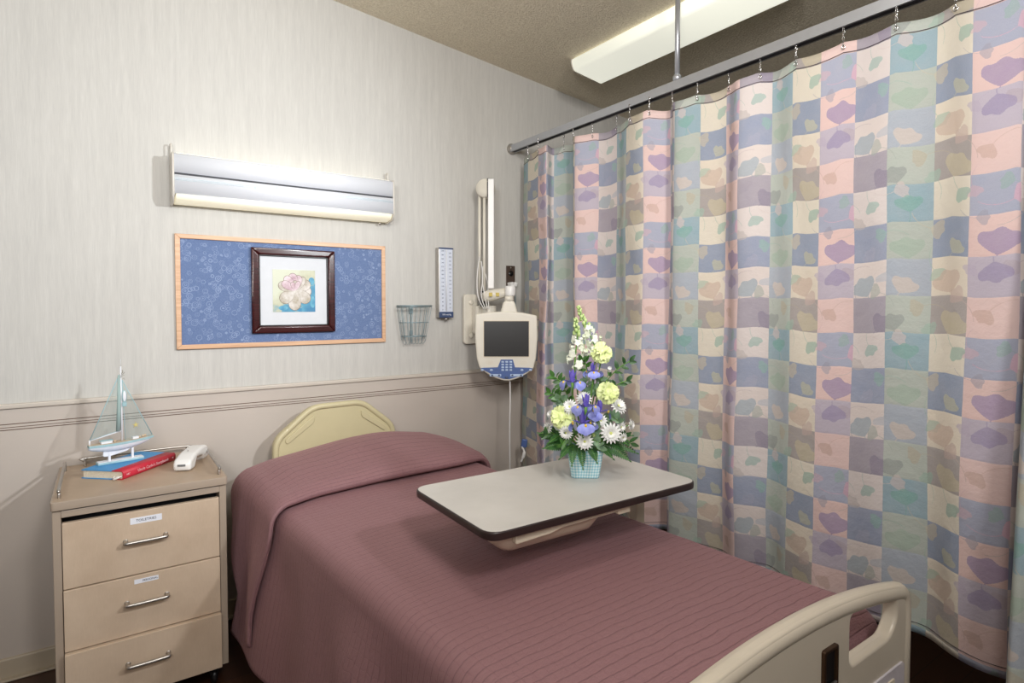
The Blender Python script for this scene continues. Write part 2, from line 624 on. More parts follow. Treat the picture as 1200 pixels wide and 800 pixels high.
def petal_mat(name, c1, c2, rough=0.6, trans=0.12):
    n = NT(name)
    v = n.coord('Object')
    n.base(n.ramp(n.noise(v, 60, 3), [(0.3, lin(c1)), (0.7, lin(c2))]).outputs[0])
    n.b.inputs['Roughness'].default_value = rough
    n.b.inputs['Subsurface Weight'].default_value = trans
    n.b.inputs['Subsurface Radius'].default_value = (0.004, 0.004, 0.004)
    return n.m

def emit_mat(name, col, strength, base='#F2F0E0'):
    n = NT(name)
    v = n.coord('Object')
    n.base(lin(base))
    n.b.inputs['Emission Color'].default_value = lin(col)
    n.b.inputs['Emission Strength'].default_value = strength
    n.b.inputs['Roughness'].default_value = 0.35
    n.bump(n.noise(v, 300, 2), 0.2, 0.0005)
    return n.m

def net_mat():
    n = NT('teal_netting')
    uv = n.n('ShaderNodeUVMap').outputs[0]
    s = n.n('ShaderNodeSeparateXYZ'); n.l(uv, s.inputs[0])
    p = n.math('FRACT', n.math('ADD', s.outputs[0], s.outputs[1]))
    q = n.math('FRACT', n.math('SUBTRACT', s.outputs[0], s.outputs[1]))
    f = n.math('MAXIMUM', n.math('LESS_THAN', p, 0.18), n.math('LESS_THAN', q, 0.18))
    n.base(lin('#9BB2B0'))
    n.b.inputs['Roughness'].default_value = 0.9
    n.l(f, n.b.inputs['Alpha'])
    return n.m

M = dict(
    wallpaper=wallpaper_mat(), ceiling=ceiling_mat(), floor=floor_mat(), spread=spread_mat(), curtain=curtain_mat(),
    panel=mat('beige_wall_panel', '#C0B6AD', 0.45, spec=0.35, var=0.02, scale=3),
    ledge=mat('cream_painted_ledge', '#C6BDB2', 0.4, var=0.02, scale=5),
    groove=mat('brown_groove', '#6B5648', 0.8),
    base=mat('beige_baseboard', '#B5A894', 0.5, var=0.03, scale=6),
    board=board_mat(), oak=wood_mat('light_oak', '#C79B7A', '#DDB795'),
    mahog=wood_mat('mahogany_frame', '#2A0E10', '#43181A', 0.22), matb=mat('white_mat_board', '#D3D6DB', 0.8, var=0.01),
    enamel=mat('white_enamel', '#DFE2E9', 0.3, var=0.01, scale=4), enamel2=mat('cream_enamel', '#D2CDC4', 0.35, var=0.01),
    darkgap=mat('dark_gap', '#3A3B40', 0.7), steel=mat('brushed_steel', '#BDB9B4', 0.36, 1.0, var=0.03, scale=60),
    chrome=mat('chrome', '#D8D8DA', 0.12, 1.0, var=0.01), alu=mat('aluminium_track', '#B9BCC2', 0.35, 0.7, var=0.02),
    wire=mat('teal_grey_wire', '#93A6AC', 0.35, 0.4), scale=mat('pale_scale', '#D3D9E6', 0.4, var=0.02),
    navy=mat('navy_print', '#3C4C70', 0.5), black=mat('black_plastic', '#141416', 0.35), glass=None,
    brown=mat('brown_outlet_plate', '#4B3D35', 0.45), ivory=mat('ivory_plastic', '#DFDACD', 0.35, var=0.02, scale=8, coat=0.1),
    white=mat('white_plastic', '#E7E6E4', 0.35, var=0.01, scale=8), beigepl=mat('bed_end_plastic', '#C7BCAA', 0.33, var=0.02, scale=6, coat=0.15),
    headpl=mat('headboard_plastic', '#C6BC97', 0.4, var=0.02, scale=6, coat=0.1),
    screen=mat('dark_screen', '#2B2A2A', 0.28, var=0.02), blue=mat('slate_blue_plastic', '#4A639B', 0.45, var=0.03),
    ltblue=mat('pale_blue_plastic', '#B4C7E2', 0.45), gold=mat('yellow_label', '#C4AE52', 0.5),
    nstop=laminate_mat('tan_laminate_top', '#A38D76', '#B29C85'), nsface=laminate_mat('tan_laminate_front', '#C0AA93', '#CEB9A2'),
    nsedge=mat('taupe_metal_trim', '#A69686', 0.42, var=0.02, scale=10), tabtop=laminate_mat('cream_laminate', '#C3BFB9', '#CDC9C3'),
    tabedge=mat('dark_brown_edge', '#2E2120', 0.35, var=0.05), cream=mat('cream_moulded_plastic', '#D8CCB6', 0.38, var=0.02, scale=8),
    mattress=mat('blue_mattress', '#4A5A78', 0.6), frame=mat('dark_bed_frame', '#4A4038', 0.5),
    bronze=mat('bronze_latch', '#4A3526', 0.3, 0.6), plate=mat('pale_lilac_plate', '#C9C2C6', 0.35),
    bookblue=mat('blue_book_cloth', '#3F93CF', 0.5, var=0.03, bump=0.1), bookred=mat('red_book_cloth', '#BE2238', 0.5, var=0.03, bump=0.1),
    page=mat('cream_pages', '#DDD3BF', 0.85, var=0.08, scale=200), silver=mat('silver_lettering', '#E3B9BE', 0.4),
    boatw=mat('white_painted_wood', '#E4E6EC', 0.5, var=0.03), boatb=mat('pale_blue_painted_wood', '#9DBFC6', 0.5, var=0.06),
    deck=mat('sandy_deck', '#C2AE97', 0.8, var=0.1, scale=60), net=net_mat(), rope=mat('string', '#8E8B80', 0.9), star=mat('yellow_starfish', '#CDBF7A', 0.8),
    gingham=gingham_mat(), leaf=petal_mat('leaf_green', '#2C5420', '#4C7A33', 0.45), leafd=petal_mat('dark_leaf_green', '#1E3F1E', '#39612F', 0.4),
    euc=petal_mat('grey_green_leaf', '#55755A', '#7E9A76', 0.55), stem=mat('stem_green', '#5E8A3A', 0.6),
    fern=petal_mat('fern_green', '#1F4A20', '#3D7030', 0.5), iris=petal_mat('violet_iris_petal', '#5A4FAE', '#7A6CC8'),
    irisl=petal_mat('pale_violet_iris_fall', '#8088D4', '#A0A6E4'), yellow=mat('yellow_iris_blaze', '#E8C23A', 0.6),
    carn=petal_mat('pale_green_carnation', '#CBD98C', '#E6EDB6'), daisy=petal_mat('white_petal', '#E3E4E2', '#F3F3EF'),
    daisyc=mat('pale_green_centre', '#C9D07C', 0.8), snap=petal_mat('white_snapdragon_petal', '#DDE2CB', '#F0F2E6'), bud=petal_mat('green_bud', '#8FA860', '#B9C88C'),
    tube=emit_mat('lit_ceiling_diffuser', '#F4F4E6', 0.66, '#D8D9C8'), tube2=emit_mat('lit_reading_lamp_lens', '#FFF2D0', 0.40),
    hemthread=mat('dark_hem_thread', '#5E5458', 0.8), label=mat('white_paper_label', '#E4E6EE', 0.6, var=0.01), ink=mat('dark_ink', '#3C4250', 0.7),
)

# ------------------------------------------------------------------ measuring helpers (a sight line met with an upright or level plane)
_yaw, _p = R(35), R(1.8)
_fw = Vector((math.sin(_yaw)*math.cos(_p), math.cos(_yaw)*math.cos(_p), -math.sin(_p)))
_rt = Vector((math.cos(_yaw), -math.sin(_yaw), 0))
_up = _rt.cross(_fw)
def _ray(x, y): return _fw + _rt * ((x - 600) / 685) - _up * ((y - 379.5) / 685)
def at_y(x, y, Y):
    d = _ray(x, y); return Vector((0, 0, 1.49)) + d * (Y / d.y)
def at_z(x, y, Z):
    d = _ray(x, y); return Vector((0, 0, 1.49)) + d * ((Z - 1.49) / d.z)
def at_x(x, y, X):
    d = _ray(x, y); return Vector((0, 0, 1.49)) + d * (X / d.x)

# ------------------------------------------------------------------ the room
WY = 3.05
def cz(x): return 3.069 - 0.10 * (x - 1.0)
x0, x1, y0, y1 = -1.7, 3.9, -2.2, WY
b = MB(); b.box((x0-.1, y0-.1, -.1), (x1+.1, y1+.1, 0)); struct(b.build('floor', M['floor']))
b = MB(); bm = bmesh.new()
vs = [bm.verts.new(v) for v in ((x0,y0,cz(x0)),(x1,y0,cz(x1)),(x1,y1+.1,cz(x1)),(x0,y1+.1,cz(x0)),(x0,y0,cz(x0)+.1),(x1,y0,cz(x1)+.1),(x1,y1+.1,cz(x1)+.1),(x0,y1+.1,cz(x0)+.1))]
for f in ((0,3,2,1),(4,5,6,7),(0,1,5,4),(1,2,6,5),(2,3,7,6),(3,0,4,7)): bm.faces.new([vs[i] for i in f])
b.add(bm); struct(b.build('ceiling', M['ceiling']))
def wall(name, pts, m, t):
    b = MB(); bm = bmesh.new()
    A = [bm.verts.new(p) for p in pts]; B = [bm.verts.new(Vector(p) + Vector(t)) for p in pts]
    bm.faces.new(A); bm.faces.new(B[::-1])
    for i in range(4): bm.faces.new((A[i], A[(i+1)%4], B[(i+1)%4], B[i]))
    b.add(bm); return struct(b.build(name, m))
wall('wall_back', [(x0,y1,0),(x1,y1,0),(x1,y1,cz(x1)),(x0,y1,cz(x0))], M['wallpaper'], (0,.1,0))
wall('wall_front', [(x0,y0,0),(x1,y0,0),(x1,y0,cz(x1)),(x0,y0,cz(x0))], M['panel'], (0,-.1,0))
wall('wall_left', [(x0,y0,0),(x0,y1,0),(x0,y1,cz(x0)),(x0,y0,cz(x0))], M['panel'], (-.1,0,0))
wall('wall_right', [(x1,y0,0),(x1,y1,0),(x1,y1,cz(x1)),(x1,y0,cz(x1))], M['panel'], (.1,0,0))
b = MB(); b.box((x0, WY-.012, .083), (x1, WY, 1.082)); struct(b.build('trim_1', M['panel']))          # lower wall panel
b = MB(); b.box((x0, WY-.024, 1.080), (x1, WY, 1.100), .005); struct(b.build('trim_2', M['ledge']))   # ledge
b = MB()
for z, h in ((1.019, .0030), (1.006, .0022), (0.996, .0030)):
    b.box((x0, WY-.0135, z-h/2), (x1, WY-.011, z+h/2))
struct(b.build('trim_3', M['groove']))
b = MB(); b.box((x0, WY-.024, 0), (x1, WY, .083), .006); b.box((x0, WY-.05, 0), (x1, WY-.02, .010), .004)
struct(b.build('baseboard_back', M['base']))

# ------------------------------------------------------------------ ceiling light
fx, fy0, fy1 = 2.415, 1.40, 2.645
t = thing('ceiling_light', 'long fluorescent ceiling fitting with pale yellow wraparound lens, above the curtain track', 'ceiling light', (fx, (fy0+fy1)/2, cz(fx)))
t.rotation_euler = (0, math.atan(0.10) + 0.03, 0)
L2 = (fy1 - fy0) / 2
b = MB(); b.box((-.105, -L2+.02, -.030), (.105, L2-.02, .004), .003); b.build('housing', M['enamel2'], t)
prof = roundpoly([(-.135,-.010),(.135,-.010),(.135,-.034),(.112,-.075),(-.112,-.075),(-.135,-.034)], .016, 4)
b = MB(); b.plate([prof], (L2*2-.012), 0); b.build('lens', M['tube'], t)
for s in (-1, 1):
    b = MB(); b.plate([[(x*1.03, z*1.03+.001) for x, z in prof]], .007, 0.001, T(0, s*(L2-.002), 0)); b.build('end_plate', M['enamel2'], t)

# ------------------------------------------------------------------ curtain track
TX = 2.13; TZ = 2.475
t = thing('curtain_track', 'aluminium ceiling-hung curtain track running out from the wall with a drop rod', 'curtain track', (TX, WY, TZ))
b = MB()
b.box((-.021, -3.6, -.006), (.021, 0, .019), .002)
b.box((-.021, -3.6, -.022), (-.012, 0, -.004)); b.box((.012, -3.6, -.022), (.021, 0, -.004))
b.build('rail', M['alu'], t)
b = MB(); b.box((-.011, -3.6, -.0225), (.011, -.005, -.008)); b.build('runner_slot', M['darkgap'], t)
b = MB(); b.lathe([(.0, 0), (.034, 0), (.034, .006), (.026, .016), (.024, .03), (0, .03)], 24, T(0, -.001, 0, rx=PI/2)); b.build('wall_flange', M['steel'], t)
b = MB(); h = cz(TX) - TZ - .015; b.tube([(0, -1.30, .017), (0, -1.30, h)], .0115, 16); b.build('drop_rod', M['alu'], t)
b = MB(); b.lathe([(0,0),(.019,0),(.019,.022),(.013,.03),(0,.03)], 20, T(0,-1.30,.019)); b.build('rod_socket', M['alu'], t)

# ------------------------------------------------------------------ curtain: plan of the folds (x, y, column of the pattern)
plan = [(2.155,2.947,.5),(2.129,2.868,1),(2.095,2.722,2),(2.07,2.617,3),(2.146,2.641,4),(2.184,2.512,5),(2.09,2.397,6),(2.165,2.29,7),
        (2.165,2.157,8),(2.121,2.049,9),(2.096,1.919,10),(2.176,1.824,11),(2.104,1.739,12),(2.135,1.624,13),(2.154,1.509,14),(2.104,1.415,15),
        (2.168,1.313,16),(2.129,1.209,17),(2.114,1.096,18),(2.127,.982,19),(2.112,.871,20),(2.157,.756,21),(2.106,.649,22),(2.138,.537,23),
        (2.185,.52,23.4),(2.15,.485,23.75),(2.085,.50,24.3),(2.075,.46,24.7),(2.12,.41,25.2),(2.07,.36,25.8),(2.13,.28,26.6),(2.09,.17,27.5),(2.14,.05,28.5),(2.10,-.08,29.6),(2.14,-.2,30.6)]
plan = [(p[0], p[1], p[2]) if p[2] <= 15 or p[2] > 23 else (2.13 + (p[0]-2.13)*.5, p[1]*(2.13 + (p[0]-2.13)*.5)/p[0], p[2]) for p in plan]
STEP = 8
cp = cr(plan, STEP)
mean = 2.13
ROW = .1205
ztop, zbot = 2.405, .415
NZ = 96
hook_y = [2.862,2.729,2.58,2.442,2.313,2.155,2.021,1.897,1.776,1.645,1.5,1.349,1.197,1.024,.858,.70,.545,.40,.25,.08,-.1]
def top_of(y):
    ks = sorted(hook_y)
    for a, c in zip(ks, ks[1:]):
        if a <= y <= c:
            u = (y - a) / (c - a)
            return ztop - .011 * 4 * u * (1 - u) * min(1, (c - a) / .14)
    return ztop - .008
def curt(i, j, off=0.0):
    x, y, u = cp[i]
    f = j / NZ
    zt = top_of(y)
    z = zt + (zbot + .010 * math.sin(u * 1.3) - zt) * f
    amp = 1.0 + .25 * sm((f - .5) * 2)
    if y < .53:                                          # the next folds swing inward lower down
        k = sm((.53 - y) / .06)
        x -= k * .14 * sm((f - .1) * 1.3)
        y += k * .005 * f
    w = noise.noise(Vector((u * .55, z * 1.6, 3.1)))
    w2 = noise.noise(Vector((u * 1.3, z * 5.0, 9.1)))
    xx = mean + (x - mean) * amp + .016 * w * sm(f * 3) + .006 * w2 * sm(f * 3)
    yy = y + .010 * noise.noise(Vector((u * .6, z * 1.3, 7.7))) * sm(f * 3)
    if u < 2.2:                                          # wall-side edge pulled towards the wall lower down
        yy += .045 * sm((f - .35) * 1.8) * (2.2 - u) / 2.2
    return Vector((xx - off, yy, z))
def cuv(i, j):
    u = cp[i][2]; f = j / NZ
    z = ztop + (zbot - ztop) * f
    return (u, (1.52 - z) / ROW + 1)
t = thing('privacy_curtain', 'full-length privacy curtain in pastel patchwork of leaf prints, hung from the track', 'curtain', (0, 0, 0))
b = MB(); b.grid(curt, len(cp) - 1, NZ, cuv)
o = b.build('cloth', M['curtain'], t, auto=False)
md = o.modifiers.new('thickness', 'SOLIDIFY'); md.thickness = .0015; md.offset = 0
b = MB(); b.tube([curt(i, 1.75, .0025) for i in range(len(cp))], .0013, 5); b.build('top_seam', M['hemthread'], t)
b = MB(); b.tube([curt(i, NZ - 1.6, .0022) for i in range(len(cp))], .0011, 5); b.build('hem_seam', M['hemthread'], t)

def curt_x(y):
    best = min(range(len(cp)), key=lambda i: abs(cp[i][1] - y))
    return curt(best, .6)
ORD = ['first','second','third','fourth','fifth','sixth','seventh','eighth','ninth','tenth','eleventh','twelfth','thirteenth','fourteenth','fifteenth','sixteenth','seventeenth','eighteenth','nineteenth','twentieth','last']
hook0 = thing('curtain_hook', 'small chrome chain hook holding the patchwork curtain to the track', 'curtain hook', (0,0,0), group='chain hooks along the curtain top')
b = MB()
b.lathe([(0,0),(.004,0),(.004,.012),(0,.012)], 8, T(0,0,-.004))
for k in range(3):
    cpts = [(math.cos(a)*.0032*(k%2), math.cos(a)*.0032*(1-k%2), -.010-.010*k + math.sin(a)*.007) for a in [2*PI*q/10 for q in range(10)]]
    b.tube(cpts, .0011, 6, closed=True)
b.build('chain', M['chrome'], hook0)
b = MB(); b.tube([(math.cos(a)*.0, math.cos(a)*.0055, -.054 + math.sin(a)*.0055) for a in [2*PI*q/12 for q in range(12)]], .0018, 6, closed=True)
b.tube([(0, 0, -.036), (-.003, 0, -.045), (-.001, 0, -.052)], .0012, 6)
b.build('grommet', M['chrome'], hook0)
for k, y in enumerate(hook_y):
    o = hook0 if k == 0 else copy_tree(hook0)
    o['label'] = 'small chrome chain hook holding the curtain, ' + ORD[k] + ' along the track counted from the wall'
    p = curt_x(y)
    o.location = (p.x - .004, p.y, TZ - .022)
    zz = TZ - .022 - (top_of(p.y) - .018)
    o.scale = (1, 1, max(.8, zz / .054))

# ------------------------------------------------------------------ reading lamp over the bed
t = thing('reading_lamp', 'long white metal over-bed light fitting on the wall above the blue board', 'wall lamp', (.772, WY, 1.94))
LL = .507
def xpl(pts, name, m, half=LL, par=t, bev=0.0, x0=0.0):
    """profile in (depth from wall, z), run along x"""
    b = MB(); b.plate([pts], half*2, bev, Matrix.Translation((x0, 0, 0)) @ Matrix.Rotation(PI/2, 4, 'Z'))
    return b.build(name, m, par)
xpl([(-.01,.212),(-.10,.216),(-.118,.206),(-.118,.132),(-.108,.130),(-.108,.122),(-.120,.120),(-.122,.105),(-.120,.040),(-.100,.036),(-.02,.030),(-.01,.05)][::-1], 'housing', M['enamel'])
xpl([(-.119,.036),(-.100,.012),(-.050,.002),(-.016,.004),(-.016,.032),(-.100,.038)], 'lens', M['tube2'], LL-.006)
xpl([(-.02,.2125),(-.095,.2145),(-.095,.2185),(-.06,.224),(-.02,.2185)][::-1], 'upper_lens', emit_mat('lit_upper_lens', '#FFFBEF', 0.8), LL-.01)
b = MB(); b.box((-LL+.002, -.1125, .1225), (LL-.002, -.107, .1295)); b.build('shadow_gap', M['darkgap'], t)
b = MB(); b.box((-LL+.002, -.1235, .103), (LL-.002, -.1185, .1045)); b.box((-LL+.002, -.1235, .0965), (LL-.002, -.1185, .0975)); b.build('hinge_line', M['wire'], t)
b = MB(); b.box((-.182,-.1245,.091),(-.179,-.118,.101)); b.build('latch', M['wire'], t)
b = MB(); b.box((-.085,-.1245,.1035),(-.082,-.118,.112)); b.build('latch', M['wire'], t)
for s in (-1, 1):
    xpl([(-.0,.216),(-.108,.218),(-.121,.205),(-.123,.035),(-.100,.004),(-.010,-.006),(0,0)], 'end_cap', M['enamel2'], .004, x0=s*(LL+.004))
    b = MB(); q = s*(LL+.004)
    b.tube([(q,-.012,.20),(q,-.012,.262),(q,-.020,.268),(q,-.036,.268),(q,-.042,.262),(q,-.042,.20)], .0035, 8); b.build('hanging_loop', M['enamel2'], t)
b = MB(); b.lathe([(0,-.018),(.006,-.016),(.006,0),(0,0)], 12, T(LL-.04,-.03,.004)); b.build('pull_knob', M['steel'], t)

# ------------------------------------------------------------------ bulletin board
t = thing('bulletin_board', 'wide blue swirl-fabric bulletin board in a light wood frame behind the flower picture', 'bulletin board', (.7735, WY, 1.553))
W2, H2, fw_ = .502, .2625, .021
b = MB(); b.box((-W2+.01, -.010, -H2+.01), (W2-.01, 0, H2-.01)); b.build('fabric_panel', M['board'], t)
def mitred(name, m, par, W, H, w, d, bev=.003):
    for s in (-1, 1):
        b = MB(); b.plate([[(-W, s*H), (W, s*H), (W-w, s*(H-w)), (-W+w, s*(H-w))][::s]], d, bev, T(0, -d/2, 0)); b.build(name, m, par)
        b = MB(); b.plate([[(s*W, H), (s*W, -H), (s*(W-w), -H+w), (s*(W-w), H-w)][::s]], d, bev, T(0, -d/2, 0)); b.build(name, m, par)
mitred('frame_rail', M['oak'], t, W2, H2, fw_, .018)

# ------------------------------------------------------------------ framed picture (hangs on the board)
t = thing('framed_picture', 'square mahogany-framed blossom painting with white mount, hanging on the blue board', 'picture', (.790, WY-.0105, 1.5635))
W2, H2 = .201, .2075
mitred('frame_rail', M['mahog'], t, W2, H2, .034, .026, .008)
mitred('inner_bead', M['black'], t, W2-.033, H2-.033, .006, .016, .002)
b = MB(); b.box((-W2+.03,-.006,-H2+.03), (W2-.03,0,H2-.03)); b.build('mount', M['matb'], t)
pr = NT('painting_ground')
v = pr.coord('Object')
g = pr.noise(v, 9, 4, .6)
sx = pr.n('ShaderNodeSeparateXYZ'); pr.l(v, sx.inputs[0])
f = pr.math('ADD', g, pr.math('MULTIPLY', pr.math('SUBTRACT', sx.outputs[0], sx.outputs[2]), 1.6))
pr.base(pr.ramp(f, [(0.35, lin('#CDD1BD')), (0.55, lin('#BDBDA2')), (0.66, lin('#4F97B4')), (0.8, lin('#3A7FA8'))]).outputs[0])
pr.b.inputs['Roughness'].default_value = .5
b = MB(); b.box((-.103,-.0075,-.105), (.103,-.005,.105)); o = b.build('print', pr.m, t)
def paint(name, c1, c2):
    n = NT(name); v = n.coord('Object')
    n.base(n.ramp(n.noise(v, 22, 4, .6), [(.35, lin(c1)), (.62, lin(c2))]).outputs[0]); n.b.inputs['Roughness'].default_value = .5
    return n.m
PW, PP, PO, PT = paint('painted_cream', '#A89D8A', '#D6D1CC'), paint('painted_pink', '#B3929E', '#DDCDD3'), paint('painted_outline', '#6B5A4E', '#8B7A6A'), paint('painted_teal', '#3C88B0', '#6DB3C6')
def flatpetal(cx, cz_, ang, ln, wd, lay, s=1.0):
    pts = []
    for k in range(24):
        a = 2*PI*k/24
        x = ln * (0.5 - 0.5*math.cos(a)); y = wd * math.sin(a) * (0.55 + .45*(x/ln))
        pts.append((cx + (x*math.cos(ang) - y*math.sin(ang)), cz_ + (x*math.sin(ang) + y*math.cos(ang))))
    return pts
petals = [(-8,.075,.026,'w'),(28,.078,.024,'w'),(-40,.085,.026,'w'),(-92,.095,.027,'w'),(-140,.085,.026,'w'),(-200,.080,.021,'w'),(55,.075,.018,'w'),
          (75,.072,.019,'p'),(100,.080,.020,'p'),(125,.078,.019,'p'),(148,.070,.017,'p'),(90,.045,.012,'w'),(112,.040,.010,'p'),(66,.045,.011,'p')]
bo, bw, bp = MB(), MB(), MB()
for k, (a, ln, wd, c) in enumerate(petals):
    y = -.0078 - .00008*k
    bo.plate([flatpetal(.004,.004,R(a),ln*1.06+.0015,wd*1.4+.0012,0)], .0001, 0, T(0,y,0))
    (bw if c == 'w' else bp).plate([flatpetal(.004,.004,R(a),ln*1.06-.0008,wd*1.4-.0008,0)], .0001, 0, T(0,y-.00004,0))
for (cx, cz_, r1, r2) in ((-.055,-.085,.022,.012),(.03,-.095,.02,.010),(.09,-.055,.012,.03),(.085,.05,.015,.02)):
    bt = MB(); bt.plate([[(cx+r1*math.cos(2*PI*k/16), cz_+min(r2*math.sin(2*PI*k/16), 1)) for k in range(16)]], .0001, 0, T(0,-.00765,0)); bt.build('painted_leaf', PT, t)
bo.build('painted_line', PO, t); bw.build('painted_petal', PW, t); bp.build('painted_pink_petal', PP, t)

# ------------------------------------------------------------------ wire basket
t = thing('wire_basket', 'small teal grey wire pocket basket on the wall beside the board', 'wire basket', (1.432, WY, 1.28))
b = MB()
tw, bw_, hh = .088, .058, .21
def wp(u, f, d):   # u -1..1 across, f 0 bottom..1 top, d depth 0 wall..1 front
    w = bw_ + (tw - bw_) * f
    dep = .012 + (.05 + .03*f) * d
    return (u*w, -dep, f*hh)
for f, rr in ((1, .003), (.97, .0022), (.18, .003), (.55, .0016)):
    b.tube([wp(-1,f,0), wp(-1,f,1), wp(1,f,1), wp(1,f,0)], rr, 8, closed=True)
for k in range(7):
    u = -1 + 2*k/6
    b.tube([wp(u,1,1), wp(u,.05,1), wp(u*.95,-.02,.8), wp(u*.95,-.03,.4), wp(u,.10,0), wp(u,1,0)], .0013, 6)
for s in (-1, 1):
    for d in (.33, .66): b.tube([wp(s,1,d), wp(s,.1,d)], .0015, 6)
b.build('wire_cage', M['wire'], t)
b = MB()
b.box((-.012,-.010,.165),(.012,-.004,.2)); b.box((-.009,-.010,.045),(.009,-.004,.07)); b.box((-.003,-.008,.0),(.003,-.0,.19)); b.build('wall_clip', M['wire'], t)

# ------------------------------------------------------------------ blood pressure gauge
t = thing('blood_pressure_gauge', 'tall narrow wall-mounted blood pressure gauge with printed scale, beside the wire basket', 'pressure gauge', (1.636, WY, 1.42))
b = MB(); b.box((-.046,-.045,.0),(.046,-.004,.405),.003); b.build('housing', M['steel'], t)
b = MB(); b.box((-.042,-.050,.034),(.042,-.044,.398),.001); b.build('scale_panel', M['scale'], t)
b = MB(); b.box((-.046,-.052,.0),(.046,-.044,.034),.002); b.build('dark_cap', M['navy'], t)
b = MB(); b.box((-.046,-.052,.396),(.046,-.044,.405),.001); b.build('dark_cap', M['navy'], t)
b = MB(); b.text('300 mmHg', .013, T(0,-.0523,.018)); b.build('cap_lettering', M['label'], t)
b = MB(); b.tube([(0,-.050,.04),(0,-.050,.392)], .0045, 10); b.build('mercury_tube', M['enamel'], t)
b = MB()
for k in range(16):
    z = .046 + k*.0226
    b.text(str(k*20), .011, T(-.024,-.0502,z)); 
    if k < 15: b.text(str(k*20+10), .011, T(.024,-.0502,z+.0113))
    for q in range(10):
        b.box((-.012 if q % 5 == 0 else -.009,-.0505,z+q*.00226),(-.006,-.0498,z+q*.00226+.0006))
b.build('scale_print', M['navy'], t)
b = MB(); b.lathe([(0,0),(.009,0),(.011,.010),(.008,.02),(0,.02)], 14, T(.008,-.028,-.018)); b.tube([(0,-.02,0),(-.012,-.015,-.012)], .005, 8); b.build('hose_nipple', M['steel'], t)
b = MB(); b.box((-.015,-.004,.05),(.015,0,.35)); b.build('wall_bracket', M['steel'], t)

# ------------------------------------------------------------------ outlet
t = thing('wall_outlet', 'brown wall outlet plate next to the curtain with a white plug in its lower socket', 'outlet', (2.122, WY, 1.662))
b = MB(); b.box((-.034,-.006,-.075),(.034,0,.080),.003); b.build('cover_plate', M['brown'], t)
for z in (.032, -.036):
    b = MB(); b.lathe([(0,0),(.018,0),(.018,.004),(0,.004)], 18, T(0,-.005,z,rx=PI/2)); b.build('socket', M['black'], t)
b = MB(); b.lathe([(0,0),(.005,0),(.004,.003),(0,.003)], 10, T(0,-.006,0.068,rx=PI/2)); b.build('screw', M['steel'], t)
t = thing('power_plug', 'white double plug with a cable hanging down from the brown outlet', 'plug', (2.118, WY-.010, 1.625))
for s in (-1, 1):
    b = MB(); b.box((-.011,-.040,-.015),(.011,.0,.012),.004,2,T(s*.014,0,0,0,s*.25,0)); b.build('plug_body', M['white'], t)
b = MB(); b.tube(cr([(.012,-.025,-.01),(.016,-.028,-.06),(.028,-.02,-.16),(.05,-.012,-.30)], 6), .0035, 8); b.build('cable', M['wire'], t)
b = MB(); b.tube(cr([(-.014,-.03,-.012),(-.016,-.04,-.05),(-.03,-.06,-.09),(-.06,-.09,-.10)], 6), .003, 8); b.build('cable', M['white'], t)

# ------------------------------------------------------------------ swing arm
t = thing('swing_arm', 'cream folding wall-mounted monitor arm with upright cable tubes and wall plate', 'monitor arm', (1.81, WY, 1.26))
org = Vector((1.81, WY, 1.26))
def loc_(px, py, Y): return at_y(px, py, Y) - org
b = MB(); b.plate([rrect(-.047,0,.047,.298,.022)], .026, .005, T(0,-.013-.012,0)); b.build('wall_plate', M['ivory'], t)
for z in (.05, .25):
    b = MB(); b.lathe([(0,0),(.017,0),(.016,.006),(.010,.010),(0,.010)], 20, T(.0,-.037,z,rx=PI/2)); b.build('bolt_cap', M['ivory'], t)
b = MB(); b.box((-.0,-.10,.06),(.065,-.036,.23),.016,3); b.lathe([(0,0),(.040,0),(.043,.01),(.043,.16),(.040,.17),(0,.17)], 24, T(.075,-.12,.06)); b.build('pivot_block', M['ivory'], t)
pv = loc_(566, 352, 2.90)
b = MB(); b.lathe([(0,0),(.016,0),(.016,.09),(0,.09)], 16, T(pv.x, pv.y, .225)); b.build('pivot_post', M['black'], t)
pts = []
for px, yy in ((562, 2.93), (567.5, 2.90)):
    lo, hi = loc_(px, 352, yy), loc_(px, 222, yy)
    b = MB(); b.tube([lo, hi], .0085, 12); b.build('upright_tube', M['ivory'], t)
hub = loc_(569, 221, 2.90)
b = MB()
b.lathe([(0,-.028),(.048,-.028),(.054,-.018),(.054,.018),(.048,.028),(0,.028)], 28, Matrix.Translation(hub) @ Matrix.Rotation(R(-55), 4, 'Z') @ Matrix.Rotation(PI/2, 4, 'X')); b.build('top_joint', M['ivory'], t)
hi, lo = loc_(576, 210, 2.84), loc_(575, 338, 2.84)
Mz = Matrix.Rotation(R(-35), 4, 'Z')
b = MB(); b.box((-.017,-.017,lo.z),(.017,.017,hi.z),.003,2,Matrix.Translation(((hi.x+lo.x)/2, hi.y, 0)) @ Mz); b.build('spring_channel', M['white'], t)
b = MB(); b.box((-.019,-.010,hi.z-.10),(.019,.016,hi.z-.012),.004,2,Matrix.Translation(((hi.x+lo.x)/2+.002, hi.y+.010, 0)) @ Mz)
b.box((-.019,-.010,hi.z-.010),(.019,.016,hi.z+.006),.004,2,Matrix.Translation(((hi.x+lo.x)/2+.002, hi.y+.010, 0)) @ Mz); b.build('hinge_cover', M['black'], t)
q0, q1 = loc_(566, 348, 2.86), loc_(600, 341, 2.80)
dq = (q1 - q0).normalized()
b = MB(); b.tube([q0, q0 + dq*.03, q0 + dq*.07, q1 - dq*.02, q1], [.024,.034,.034,.026,.022], 16); b.build('lower_arm', M['ivory'], t)
for px in (575, 583):
    b = MB(); p = loc_(px, 345, 2.80); b.box((-.010,-.002,-.011),(.010,.0,.011),.001,1,Matrix.Translation(p) @ Mz)
    b.build('caution_sticker', M['gold'], t)
